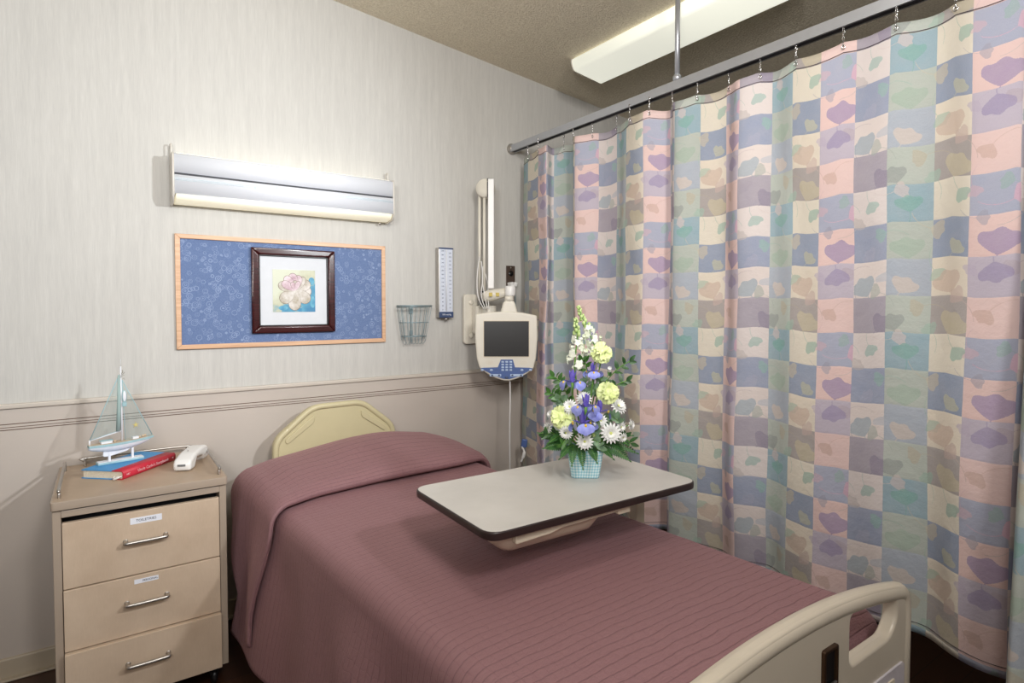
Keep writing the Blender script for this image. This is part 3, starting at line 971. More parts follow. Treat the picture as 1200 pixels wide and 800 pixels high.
q = loc_(598, 341, 2.76)
b = MB(); b.lathe([(0,-.028),(.028,-.028),(.030,-.02),(.030,.022),(.026,.03),(0,.03)], 24, Matrix.Translation(q)); b.build('swivel_collar', M['white'], t)
rnd = random.Random(4)
for k in range(4):
    p0 = loc_(562 + k*2, 300+k*6, 2.90); p1 = loc_(560 + 4*k, 346, 2.84); p2 = loc_(567 + 2*k, 362, 2.84)
    b = MB(); b.tube(cr([p0, p0.lerp(p1,.5)+Vector((.01*(k%2*2-1),0,0)), p1, p2], 6), .003, 6); b.build('cable', M['white'], t)

# ------------------------------------------------------------------ bedside monitor
mc = at_y(593.5, 400, 2.72)
t = thing('bedside_monitor', 'cream touch-screen terminal with dark screen and blue keypad, hanging on the wall arm', 'monitor', (mc.x, mc.y, 1.08), R(-35))
k_ = (mc - Vector((0,0,1.49))).dot(_fw) / 685
def ml(px, py): return ((px - 593.5) * k_, (1.49 - (py - 359.0) * k_) - 1.08)
arc = [(562,431),(570,437.5),(580,443),(590,446.3),(597,446.6),(606,444),(616,439),(625,432.5)]
outl = [ml(*p) for p in [(557.5,369),(575,366.5),(593,365.7),(612,367),(629,370.5),(629.8,395),(628,420)] ] + [ml(*p) for p in arc[::-1]] + [ml(*p) for p in [(559,420),(557,395)]]
outl = roundpoly(outl[::-1], .008, 2)
b = MB(); b.plate([outl], .05, .009, T(0,-.01,0)); b.build('shell', M['ivory'], t)
b = MB(); b.box((-.12,.01,.10),(.12,.065,.33),.02,3); b.build('rear_housing', M['ivory'], t)
s0, s1 = ml(567.5,418), ml(619.5,377)
b = MB(); b.plate([rrect(s0[0]-.004,s0[1]-.004,s1[0]+.004,s1[1]+.004,.004), rrect(s0[0],s0[1],s1[0],s1[1],.002)[::-1]], .003, 0, T(0,-.0362,0)); b.build('screen_bezel', M['cream'], t)
b = MB(); b.box((s0[0],-.0368,s0[1]),(s1[0],-.033,s1[1])); b.build('screen', M['screen'], t)
bl = [ml(*p) for p in [(563,431.5),(567,431),(583.5,430.5),(587,421.5),(601,421.5),(603.5,430.5),(620,431),(624.5,432)]] + [ml(x, y-2.4) for x, y in arc[::-1][1:-1]]
b = MB(); b.plate([bl[::-1]], .003, 0, T(0,-.0365,0)); b.build('keypad_panel', M['blue'], t)
for r in range(4):
    for c in range(3):
        b = MB(); x, z = ml(589.2 + c*4.7, 424.2 + r*3.15); b.box((x-.0075,-.0410,z-.0050),(x+.0075,-.037,z+.0050),.002,2)
        b.build('number_key', M['ltblue'], t)
for px in (565.5, 576, 611.5, 621.5):
    b = MB(); x, z = ml(px, 433.7); b.ell((x,-.038,z),(.009,.003,.006)); b.build('function_key', M['ltblue'], t)
for a, c in ((574,587.5),(598,613)):
    x, z = ml(a, 441.2 if a == 574 else 441.5); x2, z2 = ml(c, 438.6)
    z = z2 = ml(0, 439.7)[1]
    b = MB(); b.box((x,-.0395,z-.0065),(x2,-.037,z+.0065),.0025,2); b.build('function_key', M['ltblue'], t)
b = MB()
for px, py in ((577,439.7),(585,439.7),(600.5,439.7),(610.5,439.7)):
    x, z = ml(px, py); b.ell((x,-.0398,z),(.006,.001,.0045))
x, z = ml(593.8, 442.6); b.ell((x,-.038,z),(.011,.003,.0075))
for px in (571,583-1,605,616.5):
    x, z = ml(px, 433.5); b.text('Menu', .007, T(x,-.0382,z))
b.build('key_symbol', M['navy'], t)
b = MB()
for px in (574, 613):
    x, z = ml(px, 425)
    for i in range(-4, 5):
        for j in range(-2, 3):
            if (i/4.5)**2 + (j/2.5)**2 < 1: b.lathe([(0,0),(.0012,0),(.0012,.0006),(0,.0006)], 6, T(x+i*.0045,-.0350,z+j*.0045,rx=PI/2))
b.build('speaker_hole', M['cream'], t)
b = MB(); x, z = ml(597, 366)
b.plate([roundpoly([(x-.052,z-.012),(x+.048,z-.012),(x+.032,z+.050),(x+.020,z+.062),(x-.024,z+.062),(x-.036,z+.050)],.01,3)], .05, .012, T(0,0,0))
b.lathe([(0,0),(.024,0),(.024,.03),(0,.03)], 20, T(x-.002,0,z+.058)); b.build('neck', M['ivory'], t)
b = MB(); x, z = ml(597.5, 446); z2 = ml(0, 560)[1]
b.tube(cr([(x,.0,z+.005),(x+.002,.0,z-.12),(x-.001,.0,(z+z2)/2),(x+.001,.0,z2)], 6), .0042, 8); b.build('cord', M['white'], t)

# ------------------------------------------------------------------ call clip on the curtain edge
p = at_x(614.5, 520, 2.10)
t = thing('call_cord_clip', 'small blue and white call-cord clip fastened to the wall-side edge of the curtain', 'clip', (p.x-.02, p.y-.0, p.z-.09), R(-35))
b = MB(); b.box((-.018,-.012,.075),(.018,.004,.125),.005,2,T(0,0,0,0,.15,0)); b.build('clip_jaw', M['blue'], t)
b = MB(); b.tube(cr([(.0,-.006,.08),(.014,-.01,.05),(.010,-.01,.02),(-.004,-.008,-.015)], 5), [.006]*6+[.010]*6+[.006]*4, 10); b.build('white_tab', M['white'], t)

# ------------------------------------------------------------------ bedside cabinet
nx0, nx1, ny0, ny1 = -.157, .386, 2.478, 3.022
t = thing('bedside_cabinet', 'tan laminate bedside cabinet with three drawers, left of the bed', 'bedside cabinet', ((nx0+nx1)/2, (ny0+ny1)/2, 0))
hw, hd = (nx1-nx0)/2, (ny1-ny0)/2
b = MB(); b.box((-hw+.004,-hd+.004,.800),(hw-.004,hd-.004,.8262),.002); b.build('top_panel', M['nstop'], t)
b = MB(); b.plate([roundpoly([(-hw,-hd),(hw,-hd),(hw,hd),(-hw,hd)],.012,3), roundpoly([(-hw+.006,-hd+.006),(hw-.006,-hd+.006),(hw-.006,hd-.006),(-hw+.006,hd-.006)],.008,3)[::-1]], .029, .0012, T(0,0,.8115,rx=-PI/2))
b.build('top_edge_trim', M['nsedge'], t)
for s in (-1, 1):
    b = MB(); b.box((min(s*(hw-.004), s*(hw-.028)), -hd+.012, .085), (max(s*(hw-.004), s*(hw-.028)), hd-.01, .797), .002)
    b.build('side_panel', M['nsedge'], t)
b = MB(); b.box((-hw+.02,-hd+.10,.085),(hw-.02,hd-.012,.795)); b.box((-hw+.02,-hd+.03,.085),(hw-.02,-hd+.10,.105)); b.build('carcass', M['darkgap'], t)
b = MB(); b.box((-hw+.028,-hd+.010,.768),(hw-.028,-hd+.10,.792),.002); b.build('pull_out_shelf', M['nsedge'], t)
for k, (z0, z1, dy, word, lw) in enumerate(((.519,.748,0,'TOILETRIES',.098),(.303,.515,-.004,'PERSONAL',.075),(.088,.299,-.020,None,0))):
    d = MB(); d.box((-hw+.030,-hd+.010+dy,z0),(hw-.030,-hd+.030+dy*.2,z1),.0015); dr = d.build('drawer', M['nsface'], t)
    bx = MB(); bx.box((-hw+.04,-hd+.028,z0+.01),(hw-.04,-hd+.11,z1-.03)); bx.build('drawer_box', M['darkgap'], dr)
    zc = (z0+z1)/2 + (.012, .014, .015)[k]
    yb = -hd+.010+dy
    hb = MB(); hb.tube(cr([(-.062,yb+.001,zc),(-.062,yb-.020,zc),(-.054,yb-.029,zc),(.054,yb-.029,zc),(.062,yb-.020,zc),(.062,yb+.001,zc)], 4), .0064, 10)
    for s in (-1,1): hb.lathe([(0,0),(.009,0),(.007,.004),(0,.004)], 12, T(s*.062,yb+.001,zc,rx=PI/2))
    hb.build('handle', M['steel'], dr)
    if word:
        zl = z1 - (.034 if k == 0 else .022)
        lb = MB(); cx_ = .002 if k == 0 else -.001
        lb.box((cx_-lw/2,yb-.0008,zl-.0115 if k==0 else zl-.008),(cx_+lw/2,yb+.0002,zl+.0115 if k==0 else zl+.008)); lo_ = lb.build('paper_label', M['label'], dr)
        tb = MB(); tb.text(word, .0125 if k==0 else .010, T(cx_+(0 if k==0 else .012),yb-.0011,zl)); tb.build('lettering', M['ink'], dr)
for s in (-1, 1):
    b = MB(); x = s*(hw-.022)
    b.tube(cr([(x,-hd+.055,.826),(x,-hd+.055,.846),(x,-hd+.066,.857),(x,hd-.10,.857),(x,hd-.088,.846),(x,hd-.088,.826)], 5), .0055, 10); b.build('guard_rail', M['steel'], t)
b = MB(); y = hd-.040
b.tube(cr([(-.185,y,.826),(-.185,y,.848),(-.172,y,.858),(.172,y,.858),(.185,y,.848),(.185,y,.826)], 5), .0055, 10); b.build('guard_rail', M['steel'], t)
for sx_ in (-1,1):
    for sy_ in (-1,1):
        b = MB(); b.lathe([(0,-.011),(.024,-.011),(.030,-.006),(.030,.006),(.024,.011),(0,.011)], 18, T(sx_*(hw-.05),sy_*(hd-.06),.030,ry=PI/2)); b.box((sx_*(hw-.05)-.016,sy_*(hd-.06)-.012,.035),(sx_*(hw-.05)+.016,sy_*(hd-.06)+.012,.087),.003); b.build('caster', M['black'], t)
TOP = .8264

# ------------------------------------------------------------------ book
A = Vector((.052, 2.656)); Bc = Vector((-.079, 2.775))
dW = (Bc - A).normalized(); rzb = math.atan2(-dW.y, -dW.x)           # local +x points from fore edge to spine
t = thing('book', 'thick hardback book with blue boards and red spine lying flat under the model sailboat', 'book', (A.x, A.y, TOP), rzb)
bw_, bl_, bt_ = .176, .285, .034
b = MB(); b.box((-bw_,0,0),(-.045,bl_,.003)); b.box((-bw_,0,bt_-.003),(-.045,bl_,bt_)); b.build('blue_boards', M['bookblue'], t)
b = MB(); b.plate([roundpoly([(-.047,0),(-.004,0),(.002,.008),(.002,bt_-.008),(-.004,bt_+.0003),(-.047,bt_+.0003),(-.047,bt_-.003),(-.006,bt_-.003),(-.002,bt_-.008),(-.002,.008),(-.006,.003),(-.047,.003)],.0006,1)], bl_, 0, T(0,bl_/2,0)); b.build('red_spine', M['bookred'], t)
b = MB(); b.box((-bw_+.005,.004,.003),(-.004,bl_-.004,bt_-.003)); b.build('pages', M['page'], t)
b = MB()
Ms = Matrix.Rotation(PI/2, 4, 'Z')
b.text('Uncle Carlo\'s Storybook', .017, T(.0026, bl_*.55, bt_/2) @ Ms); b.text('ABC', .010, T(.0026, .024, bt_/2) @ Ms); b.text('III', .010, T(.0026, bl_-.018, bt_/2) @ Ms)
b.build('spine_lettering', M['silver'], t)
b = MB(); b.tube(cr([(-.040,.004,.012),(-.030,-.010,.005),(-.012,-.008,.012),(-.004,.0,.014)], 4), [.002]*4+[.0045]*5+[.002]*4, 8); b.build('ribbon_marker', M['white'], t)

# ------------------------------------------------------------------ model sailboat
bo_ = at_z(142, 541, TOP+bt_)
t = thing('model_sailboat', 'small white and pale blue model sailboat with net sails standing on the blue book', 'model boat', (bo_.x, bo_.y+.01, TOP+bt_), R(12))
b = MB(); b.box((-.082,-.020,0),(.078,.020,.009),.003); b.build('stand_base', M['boatb'], t)
b = MB(); b.box((-.080,-.018,.009),(.076,.018,.011),.001); b.build('stand_top', M['boatw'], t)
for x in (-.040, .040):
    b = MB(); b.box((x-.004,-.006,.010),(x+.004,.006,.050),.001); b.build('stand_post', M['boatw'], t)
def hull(z0f, name, m, zs, shrink=1.0):
    n, mseg = 20, 8
    def fn(i, j):
        u = i / n; x = -.108 + .226*u
        w = .026 * (math.sin(PI * min(1, (u*.86+.14)))**.65) * shrink
        a = PI * j / mseg
        sheer = .010*(u**2) + .003*(1-u)**2
        d = .030 * math.sin(PI * min(1, u*.9+.10))**.6
        zz = zs + sheer - math.sin(a) * d
        return Vector((x + (.0 if u < .9 else 0), -w*math.cos(a), zz))
    bb = MB(); bb.grid(fn, n, mseg); return bb.build(name, m, t)
hull(0, 'hull', M['boatw'], .074)
def band(name, m, z0, z1, o_):
    bb = MB(); bm = bmesh.new(); n = 24; rows = []
    for side in (-1, 1):
        r = []
        for i in range(n+1):
            u = i/n; x = -.108 + .226*u
            w = .026 * (math.sin(PI * min(1, (u*.86+.14)))**.65) + o_
            sheer = .010*(u**2) + .003*(1-u)**2
            r.append((bm.verts.new((x, side*w, z0+sheer)), bm.verts.new((x, side*w, z1+sheer))))
        rows.append(r)
    for i in range(n):
        for r in rows: bm.faces.new((r[i][0], r[i+1][0], r[i+1][1], r[i][1]))
        bm.faces.new((rows[0][i][1], rows[0][i+1][1], rows[1][i+1][1], rows[1][i][1]))
        bm.faces.new((rows[0][i][0], rows[0][i+1][0], rows[1][i+1][0], rows[1][i][0]))
    for e in (0, n): bm.faces.new((rows[0][e][0], rows[0][e][1], rows[1][e][1], rows[1][e][0]))
    bb.add(bm); return bb.build(name, m, t)
band('gunwale', M['boatb'], .070, .079, .001)
band('deck', M['deck'], .079, .0805, -.003)
b = MB(); b.plate([roundpoly([(-.060,.052),(.050,.060),(.020,.040),(-.040,.028),(-.062,.030)],.006,3)], .008, .002); b.build('keel', M['boatw'], t)
b = MB(); b.box((-.068,-.012,.080),(-.030,.012,.092),.001); b.build('cabin', M['boatw'], t)
b = MB(); b.box((-.071,-.014,.092),(-.028,.014,.095),.001); b.build('cabin_roof', M['boatb'], t)
b = MB(); b.box((.040,-.010,.082),(.062,.010,.094),.001); b.build('hatch', M['boatw'], t)
b = MB(); b.tube([(.005,0,.079),(.005,0,.385)], [.0042,.0026], 10); b.tube([(.005,0,.385),(.006,0,.415)], .0006, 5); b.build('mast', M['boatw'], t)
b = MB(); b.tube([(-.104,0,.100),(.003,0,.124)], .0026, 8); b.tube([(-.104,0,.080),(-.104,0,.102)], .003, 8); b.build('boom', M['boatw'], t)
def sail(P0, P1, P2, name, su=34, bulge=.008):
    n = 12
    P0, P1, P2 = Vector(P0), Vector(P1), Vector(P2)
    def fn(i, j):
        a, c = i/n, j/n
        q = P0.lerp(P1, a).lerp(P2, c) if False else P2.lerp(P0.lerp(P1, a), c)
        q = q + Vector((0, -bulge*math.sin(PI*c)*math.sin(PI*a) + .003*math.sin(a*14)*c, 0))
        return q
    bb = MB(); bb.grid(fn, n, n, lambda i, j: (i/n*su*max(.15,(j/n)), j/n*su*1.8)); s_ = bb.build(name, M['net'], t, auto=False)
    eb = MB(); eb.tube([P2, P0], .0016, 6); eb.tube([P0.lerp(P1,0), P1], .0010, 6); eb.tube([P2, P1], .0013, 6); eb.build('edge_cord', M['boatb'], s_)
    return s_
sail((-.103,-.001,.103), (-.006,-.001,.126), (.000,0,.352), 'main_sail')
sail((.112,-.001,.092), (.016,-.001,.084), (.009,0,.330), 'jib_sail')
b = MB(); b.tube([(-.008,-.003,.126),(-.004,-.004,.235),(-.002,-.002,.350)], [.008,.007,.004], 8); b.build('gathered_net', M['net'], t)
for x in (-.010, .004, .014):
    pass
b = MB(); rnd = random.Random(2)
for k in range(7):
    a = rnd.uniform(0, 6.28); b.tube([(.002,0,.352),(.002+.010*math.cos(a),-.004,.356+.010*math.sin(a)),(.002+.016*math.cos(a+.6),-.006,.356+.016*math.sin(a+.6))], .0009, 5)
b.tube([(.009,-.003,.332),(.015,-.004,.338),(.017,-.004,.330)], .0009, 5)
b.build('string_knot', M['rope'], t)
b = MB(); b.ell((.014,-.008,.262),(.0085,.003,.026)); b.box((.006,-.009,.222),(.022,-.006,.240),.002); b.build('hanging_fish', M['boatb'], t)
b = MB(); b.ell((.014,-.0105,.264),(.006,.002,.021)); b.build('fish_belly', M['boatw'], t)
b = MB(); st = []
for k in range(10):
    r = .013 if k % 2 == 0 else .0045; a = PI/2 + PI*k/5; st.append((.052 + r*math.cos(a), .142 + r*math.sin(a)))
b.plate([st[::-1]], .003, .0005, T(0,-.007,0)); b.build('starfish', M['star'], t)
b = MB()
for x, z in ((.078,.092),(.066,.090),(-.02,.086),(.086,.094)): b.ell((x,-.002,z),(.006,.004,.005), u=8, v=6)
b.build('shells', M['deck'], t)

# ------------------------------------------------------------------ phone handset
p0, p1 = at_z(214, 545, .85), at_z(238, 524, .86)
d = (p1 - p0); a = math.atan2(d.y, d.x)
t = thing('phone_handset', 'white telephone handset lying on the cabinet top right of the book', 'telephone handset', (p0.x, p0.y, TOP), a)
Lh = .225
prof = roundpoly([(-.010,.002),(.045,.000),(.058,.016),(.075,.036),(.140,.028),(.165,.018),(.172,.004),(.222,.004),(.226,.036),(.210,.058),(.170,.064),(.060,.060),(.0,.046),(-.014,.030)], .012, 4)
b = MB(); b.plate([prof], .066, .012, T(0,0,0)); o = b.build('grip_body', M['white'], t)
b = MB(); b.lathe([(0,0),(.022,0),(.024,.008),(.022,.014),(0,.014)], 20, T(.195,0,-.0)); b.build('ear_cup', M['white'], t)
b = MB()
for k in range(9): b.box((-.0152,-.014+k*.0033,.022),(-.0128,-.0125+k*.0033,.030))
b.build('ventilation_slot', M['darkgap'], t)
b = MB(); b.ell((.085,.006,.0622),(.004,.0022,.0012), u=10, v=6); b.ell((.11,-.026,.045),(.003,.001,.003), u=10, v=6); b.build('button', M['darkgap'], t)

# ------------------------------------------------------------------ bed
PHI = R(4.1)
BX, BY = .995, 2.93
bed = thing('hospital_bed', 'hospital bed with beige moulded ends and octagonal headboard', 'bed', (BX, BY, 0), PHI)
def hb_oct(s, dz=0):
    cx_, w, top, mid, tw_ = -.03, .318*s, 1.000, .855, .135*s
    return [(cx_-w,.42),(cx_+w,.42),(cx_+w,mid+dz),(cx_+tw_,top+dz),(cx_-tw_,top+dz),(cx_-w,mid+dz)]
b = MB(); b.plate([roundpoly(hb_oct(1), [.01,.01,.05,.05,.05,.05], 5)], .030, .004, T(0,.0,0)); hb = b.build('headboard', M['headpl'], bed)
rim = [(x, -.010, z) for x, z in roundpoly(hb_oct(.965, -.010), [.01,.01,.05,.05,.05,.05], 6)]
b = MB(); b.tube(rim, .015, 12, closed=True); b.build('headboard_rim', M['headpl'], hb)
for s in (-1, 1):
    b = MB(); cx_ = -.03
    b.plate([roundpoly([(cx_+s*.120,.955),(cx_+s*.268,.845),(cx_+s*.255,.825),(cx_+s*.125,.915)][::-s], .012, 3)], .010, .003, T(0,-.017,0)); b.build('moulded_corner', M['headpl'], hb)
# foot end
FY = 0.0          # foot end has its own frame
def archz(x): return .862 - .244*(x+.045)**2
out = [(.482,.10),(.480,.70),(.477,.755),(.462,.782)] + [(x/100, archz(x/100)) for x in range(42,-43,-3)] + [(-.462,.782),(-.480,.755),(-.482,.70),(-.482,.10)]
holeR = roundpoly([(.166,.700),(.166,.812),(.285,.805),(.392,.782),(.398,.735),(.362,.700)], [.022,.02,.06,.02,.03,.03], 5)
holeL = [(-.245 - (x-.166)*.82, z) for x, z in holeR]
b = MB(); b.plate([out, holeR[::-1], holeL], .034, .008, T(0,FY,0)); fb = b.build('footboard', M['beigepl'], bed, (0, -2.315, 0), (0, 0, -PHI))
arch = [(.461,FY,.10),(.461,FY,.70),(.460,FY,.748),(.450,FY,.776)] + [(x/100,FY,archz(x/100)-.020) for x in range(43,-44,-2)] + [(-.450,FY,.776),(-.460,FY,.748),(-.461,FY,.70),(-.461,FY,.10)]
b = MB(); arch_s = arch[:1] + cr(arch[1:6], 3)[:-1] + arch[5:-5] + cr(arch[-6:-1], 3)[1:] + arch[-1:]
b.tube(arch_s, .022, 16); b.build('top_rail', M['beigepl'], fb)
for s in (-1, 1):
    hl = [(x if s > 0 else -.245 - (x-.166)*.82, FY, z) for x, z in roundpoly([(.160,.690),(.160,.820),(.285,.814),(.404,.790),(.410,.730),(.368,.690)], [.022,.02,.06,.02,.03,.03], 5)]
    b = MB(); b.tube([q for q in hl], .0105, 12, closed=True); b.build('hand_hold_rim', M['beigepl'], fb)
    b = MB(); b.plate([rrect(s*.435 if s<0 else .262, .30, s*.262 if s<0 else .435, .622, .015)], .008, .002, T(0,FY-.017,0)); b.build('data_plate', M['plate'], fb)
    b = MB(); b.plate([rrect(s*.335 if s<0 else .305, .52, s*.305 if s<0 else .335+.04, .60, .004)], .004, .0005, T(0,FY-.022,0)); b.build('plate_sticker', M['cream'], fb)
b = MB(); b.plate([rrect(.042,.660,.100,.778,.006), rrect(.050,.668,.092,.770,.004)[::-1]], .014, .002, T(0,FY-.018,0)); lt = b.build('latch_frame', M['bronze'], fb)
b = MB(); b.box((.050,FY-.019,.668),(.092,FY-.015,.770)); b.build('latch_recess', M['black'], lt)
b = MB(); b.tube([(.052,FY-.024,.700),(.090,FY-.024,.700)], .003, 8); b.tube([(.071,FY-.024,.700),(.071,FY-.024,.675)], .003, 8); b.build('latch_lever', M['steel'], lt)
b = MB(); b.box((-.44,-2.23,.56),(.44,-.04,.672),.03,3); b.build('mattress', M['mattress'], bed)
b = MB(); b.box((-.43,-2.23,.50),(.43,-.03,.555),.004)
for s in (-1,1): b.box((s*.40-.02,-2.31,.40),(s*.40+.02,-.01,.50),.004)
b.build('deck_frame', M['frame'], bed)
b = MB(); b.box((-.30,-1.9,.16),(.30,-.4,.22),.01); b.box((-.05,-1.5,.2),(.05,-1.4,.42)); b.box((-.05,-.8,.2),(.05,-.7,.42)); b.build('base_frame', M['frame'], bed)
for sx_ in (-.38,.38):
    for sy_ in (-2.1,-.25):
        b = MB(); b.box((sx_-.02,sy_-.02,.12),(sx_+.02,sy_+.02,.42),.003); lg = b.build('leg', M['frame'], bed)
        b = MB(); b.lathe([(0,-.018),(.050,-.018),(.058,-.010),(.058,.010),(.050,.018),(0,.018)], 22, T(sx_,sy_,.058,ry=PI/2)); b.box((sx_-.028,sy_-.02,.06),(sx_+.028,sy_+.02,.13),.004); b.build('caster', M['black'], lg)

# ------------------------------------------------------------------ bedspread
sp_ = thing('bedspread', 'mauve quilted bedspread covering the bed, folded over the pillow and hanging down its side', 'bedspread', (BX, BY, 0), PHI)
def prof_x(a, hw_, rad, flare, wave):
    """arc length from the middle -> (x, drop)"""
    s = 1 if a >= 0 else -1
    a = abs(a)
    flat = hw_ - rad
    if a <= flat: return s*a, 0.0
    q = (a - flat) / rad
    if q <= PI/2: return s*(flat + rad*math.sin(q)), rad*(1-math.cos(q))
    e = (q - PI/2) * rad
    return s*(flat + rad + flare*e*(1+0*e) + wave*sm(e/.2)), rad + e*.985
XH = .512
def main(i, j):
    a = -A_ + 2*A_*i/NX_
    bb = j/NY_*B_
    y = -.30 - bb; dy = 0
    yl = 2.250 - .30
    if bb > yl - .07:
        q = (bb - (yl-.07))/.07
        if q <= PI/2: y = -.30-(yl-.07) - .07*math.sin(q); dy = .07*(1-math.cos(q))
        else:
            e = (q - PI/2)*.07; y = -.30 - yl - .03*e; dy = .07 + e
    wv = .014*math.sin(bb*7.0+1.2) + .010*math.sin(bb*15+a*3) + .02*noise.noise(Vector((bb*2.2, a, 1)))
    if a > 0: wv *= .2
    x, dx = prof_x(a, XH, .055, .16 if a < 0 else .01, wv)
    z = .712 - .010*(x/.5)**2 + .004*noise.noise(Vector((x*3, y*3, 0))) + .0015*noise.noise(Vector((x*14, y*14, 2)))
    z += .02*math.exp(-((y+.30)/.2)**2)
    zz = z - dx - dy
    if dx > .05 and dy > .05: zz = z - max(dx, dy) - .15*min(dx, dy)
    y -= .075*x*sm((bb-.6)/1.2)
    return Vector((x, y, zz))
NX_, NY_, A_, B_ = 150, 170, 1.06, 2.30
b = MB(); b.grid(main, NX_, NY_, lambda i, j: (-A_+2*A_*i/NX_, j/NY_*B_))
o = b.build('cover', M['spread'], sp_, auto=False)
md = o.modifiers.new('thickness', 'SOLIDIFY'); md.thickness = .006; md.offset = -1
# stitched piping where the top meets the side
b = MB(); pl_ = []
i_ = int((-(.500) + A_)/(2*A_)*NX_)
for j in range(24, 140): pl_.append(main(i_, j) + Vector((-.001, 0, .002)))
b.tube(pl_, .0028, 6); b.build('side_seam', M['spread'], o)

# turned-over part above the pillow
CB = [(-.03,.20),(-.06,.55),(-.13,.88),(-.22,1.0),(-.33,.92),(-.43,.74),(-.50,.56),(-.545,.42),(-.572,.27),(-.570,.16),(-.545,.10),(-.505,.08)]
CBs = cr(CB, 6)
NA = 110; AC = 1.045
def cuff(i, j):
    a = -AC + 2*AC*i/NA
    y, f = CBs[j]
    # fabric narrows towards the hem on the sides
    x, dx = prof_x(a, XH+.022, .075, .05, 0)
    side = sm((abs(x) - .36)/.16)
    crown = math.exp(-((x-.07)/.36)**2)
    z = .722 + (.072*crown + .030*(1-side)) * f + .026*min(1, f*2.2)
    hang = sm((dx-.05)/.42)
    yc = -.40
    if a < 0: y = yc + (y - yc)*(1 - .62*hang) - .03*hang - .05*sm((-x-.3)/.25)
    else: y = yc + (y - yc)*(1 - .25*hang) + .05*sm((x-.3)/.25)
    lift = .030*f*side if dx > 0 else .0
    xo = x + (.010 + .018*math.sin(y*22+1.0)*hang + .022*hang + .035*min(1,f*2)*hang*(1-hang)) * (1 if x > 0 else -1)
    zz = z - dx*.99 + .004*noise.noise(Vector((x*4, y*5, 5)))
    return Vector((xo, y, zz + lift*.2))
b = MB(); b.grid(cuff, NA, len(CBs)-1, lambda i, j: (-AC+2*AC*i/NA, .35+.62*j/(len(CBs)-1)))
o = b.build('turned_over_cuff', M['spread'], sp_, auto=False)
md = o.modifiers.new('thickness', 'SOLIDIFY'); md.thickness = .008; md.offset = -1

# ------------------------------------------------------------------ overbed table
OT = .90
t = thing('overbed_table', 'overbed table with cream laminate top and dark edge, standing over the middle of the bed', 'overbed table', (1.225, 1.482, 0), R(-1.0))
tw2, td2 = .416, .238
def tbl(s): return roundpoly([(-tw2+s,-td2+s),(tw2-s,-td2+s),(tw2-s,td2-s),(-tw2+s,td2-s)], .05, 6)
b = MB(); b.plate([tbl(0)], .024, .005, T(0,0,OT-.0125,rx=-PI/2)); b.build('edge_band', M['tabedge'], t)
b = MB(); b.plate([tbl(.0035)], .003, .0005, T(0,0,OT-.001,rx=-PI/2)); b.build('tabletop', M['tabtop'], t)
b = MB()
def tray(z, s): return [(x, y, z) for x, y in roundpoly([(-.350+s,-.190+s*.6),(-.01-s*.1,-.190+s*.6),(.04-s,-.16+s),(.04-s,.185-s),(-.350+s,.185-s)], .035, 5)]
bm = bmesh.new(); rings = [[bm.verts.new(p) for p in tray(z, s)] for z, s in ((OT-.026,-.025),(OT-.036,-.022),(OT-.072,.008),(OT-.088,.024),(OT-.091,.045))]
for r0, r1 in zip(rings, rings[1:]):
    for k in range(len(r0)):
        f = bm.faces.new((r0[k], r0[(k+1)%len(r0)], r1[(k+1)%len(r0)], r1[k])); f.smooth = True
bm.faces.new(rings[0][::-1]); bm.faces.new(rings[-1]); b.add(bm); b.build('moulded_tray', M['cream'], t)
b = MB(); b.plate([roundpoly([(-.318,OT-.056),(-.200,OT-.052),(-.16,OT-.044),(.10,OT-.040),(.10,OT-.025),(-.318,OT-.025)],.004,2)], .022, .003, T(0,-.206,0)); b.build('side_channel', M['cream'], t)
b = MB(); b.box((.065,-.215,OT-.052),(.115,-.190,OT-.025),.003); b.build('release_lever', M['cream'], t)
b = MB(); b.box((.02,-.03,OT-.075),(.45,.10,OT-.045),.006); b.build('support_arm', M['cream'], t)
b = MB(); b.box((.420,.050,.42),(.464,.095,OT-.045),.006); b.build('upper_column', M['cream'], t)
b = MB(); b.box((.414,.044,.06),(.470,.101,.48),.006); b.build('lower_column', M['steel'], t)
for y in (-.10, .29):
    b = MB(); b.box((-.24,y-.02,.035),(.49,y+.02,.075),.006); fo = b.build('base_foot', M['steel'], t)
    for x in (-.21,.46):
        b = MB(); b.lathe([(0,-.01),(.022,-.01),(.026,0),(.022,.01),(0,.01)], 16, T(x,y,.026,rx=PI/2)); b.build('caster', M['black'], fo)
b = MB(); b.box((.41,-.10,.045),(.49,.29,.085),.006); b.build('base_bar', M['steel'], t)

# ------------------------------------------------------------------ flowers
FB = at_z(685, 556, OT); FB.z = OT + .0005
pw = (_fw.dot(FB - Vector((0,0,1.49)))) / 685          # metres per picture pixel at the planter
toc = Vector((-math.sin(R(42)), -math.cos(R(42)), 0)).normalized()    # planter front direction
rt_ = Vector((math.cos(R(35)), -math.sin(R(35)), 0))
def F(px, py, f=0.0):
    """spot in the bouquet: sideways and up from the planter foot, f metres forward"""
    return FB + rt_*((px-685)*pw) + Vector((0,0,(563-py)*pw)) + toc*f
pl = thing('planter', 'small square pale blue gingham planter at the far end of the overbed table', 'planter', FB, R(-38))
bm = bmesh.new(); uvl = bm.loops.layers.uv.new('UVMap')
def sq(w, n=6): return rrect(-w, -w, w, w, w*.28, n)
levels = [(.046,0),(.048,.004),(.061,.092),(.0625,.098)]
rings = []
for w, z in levels: rings.append([bm.verts.new((x, y, z)) for x, y in sq(w)])
nn = len(rings[0])
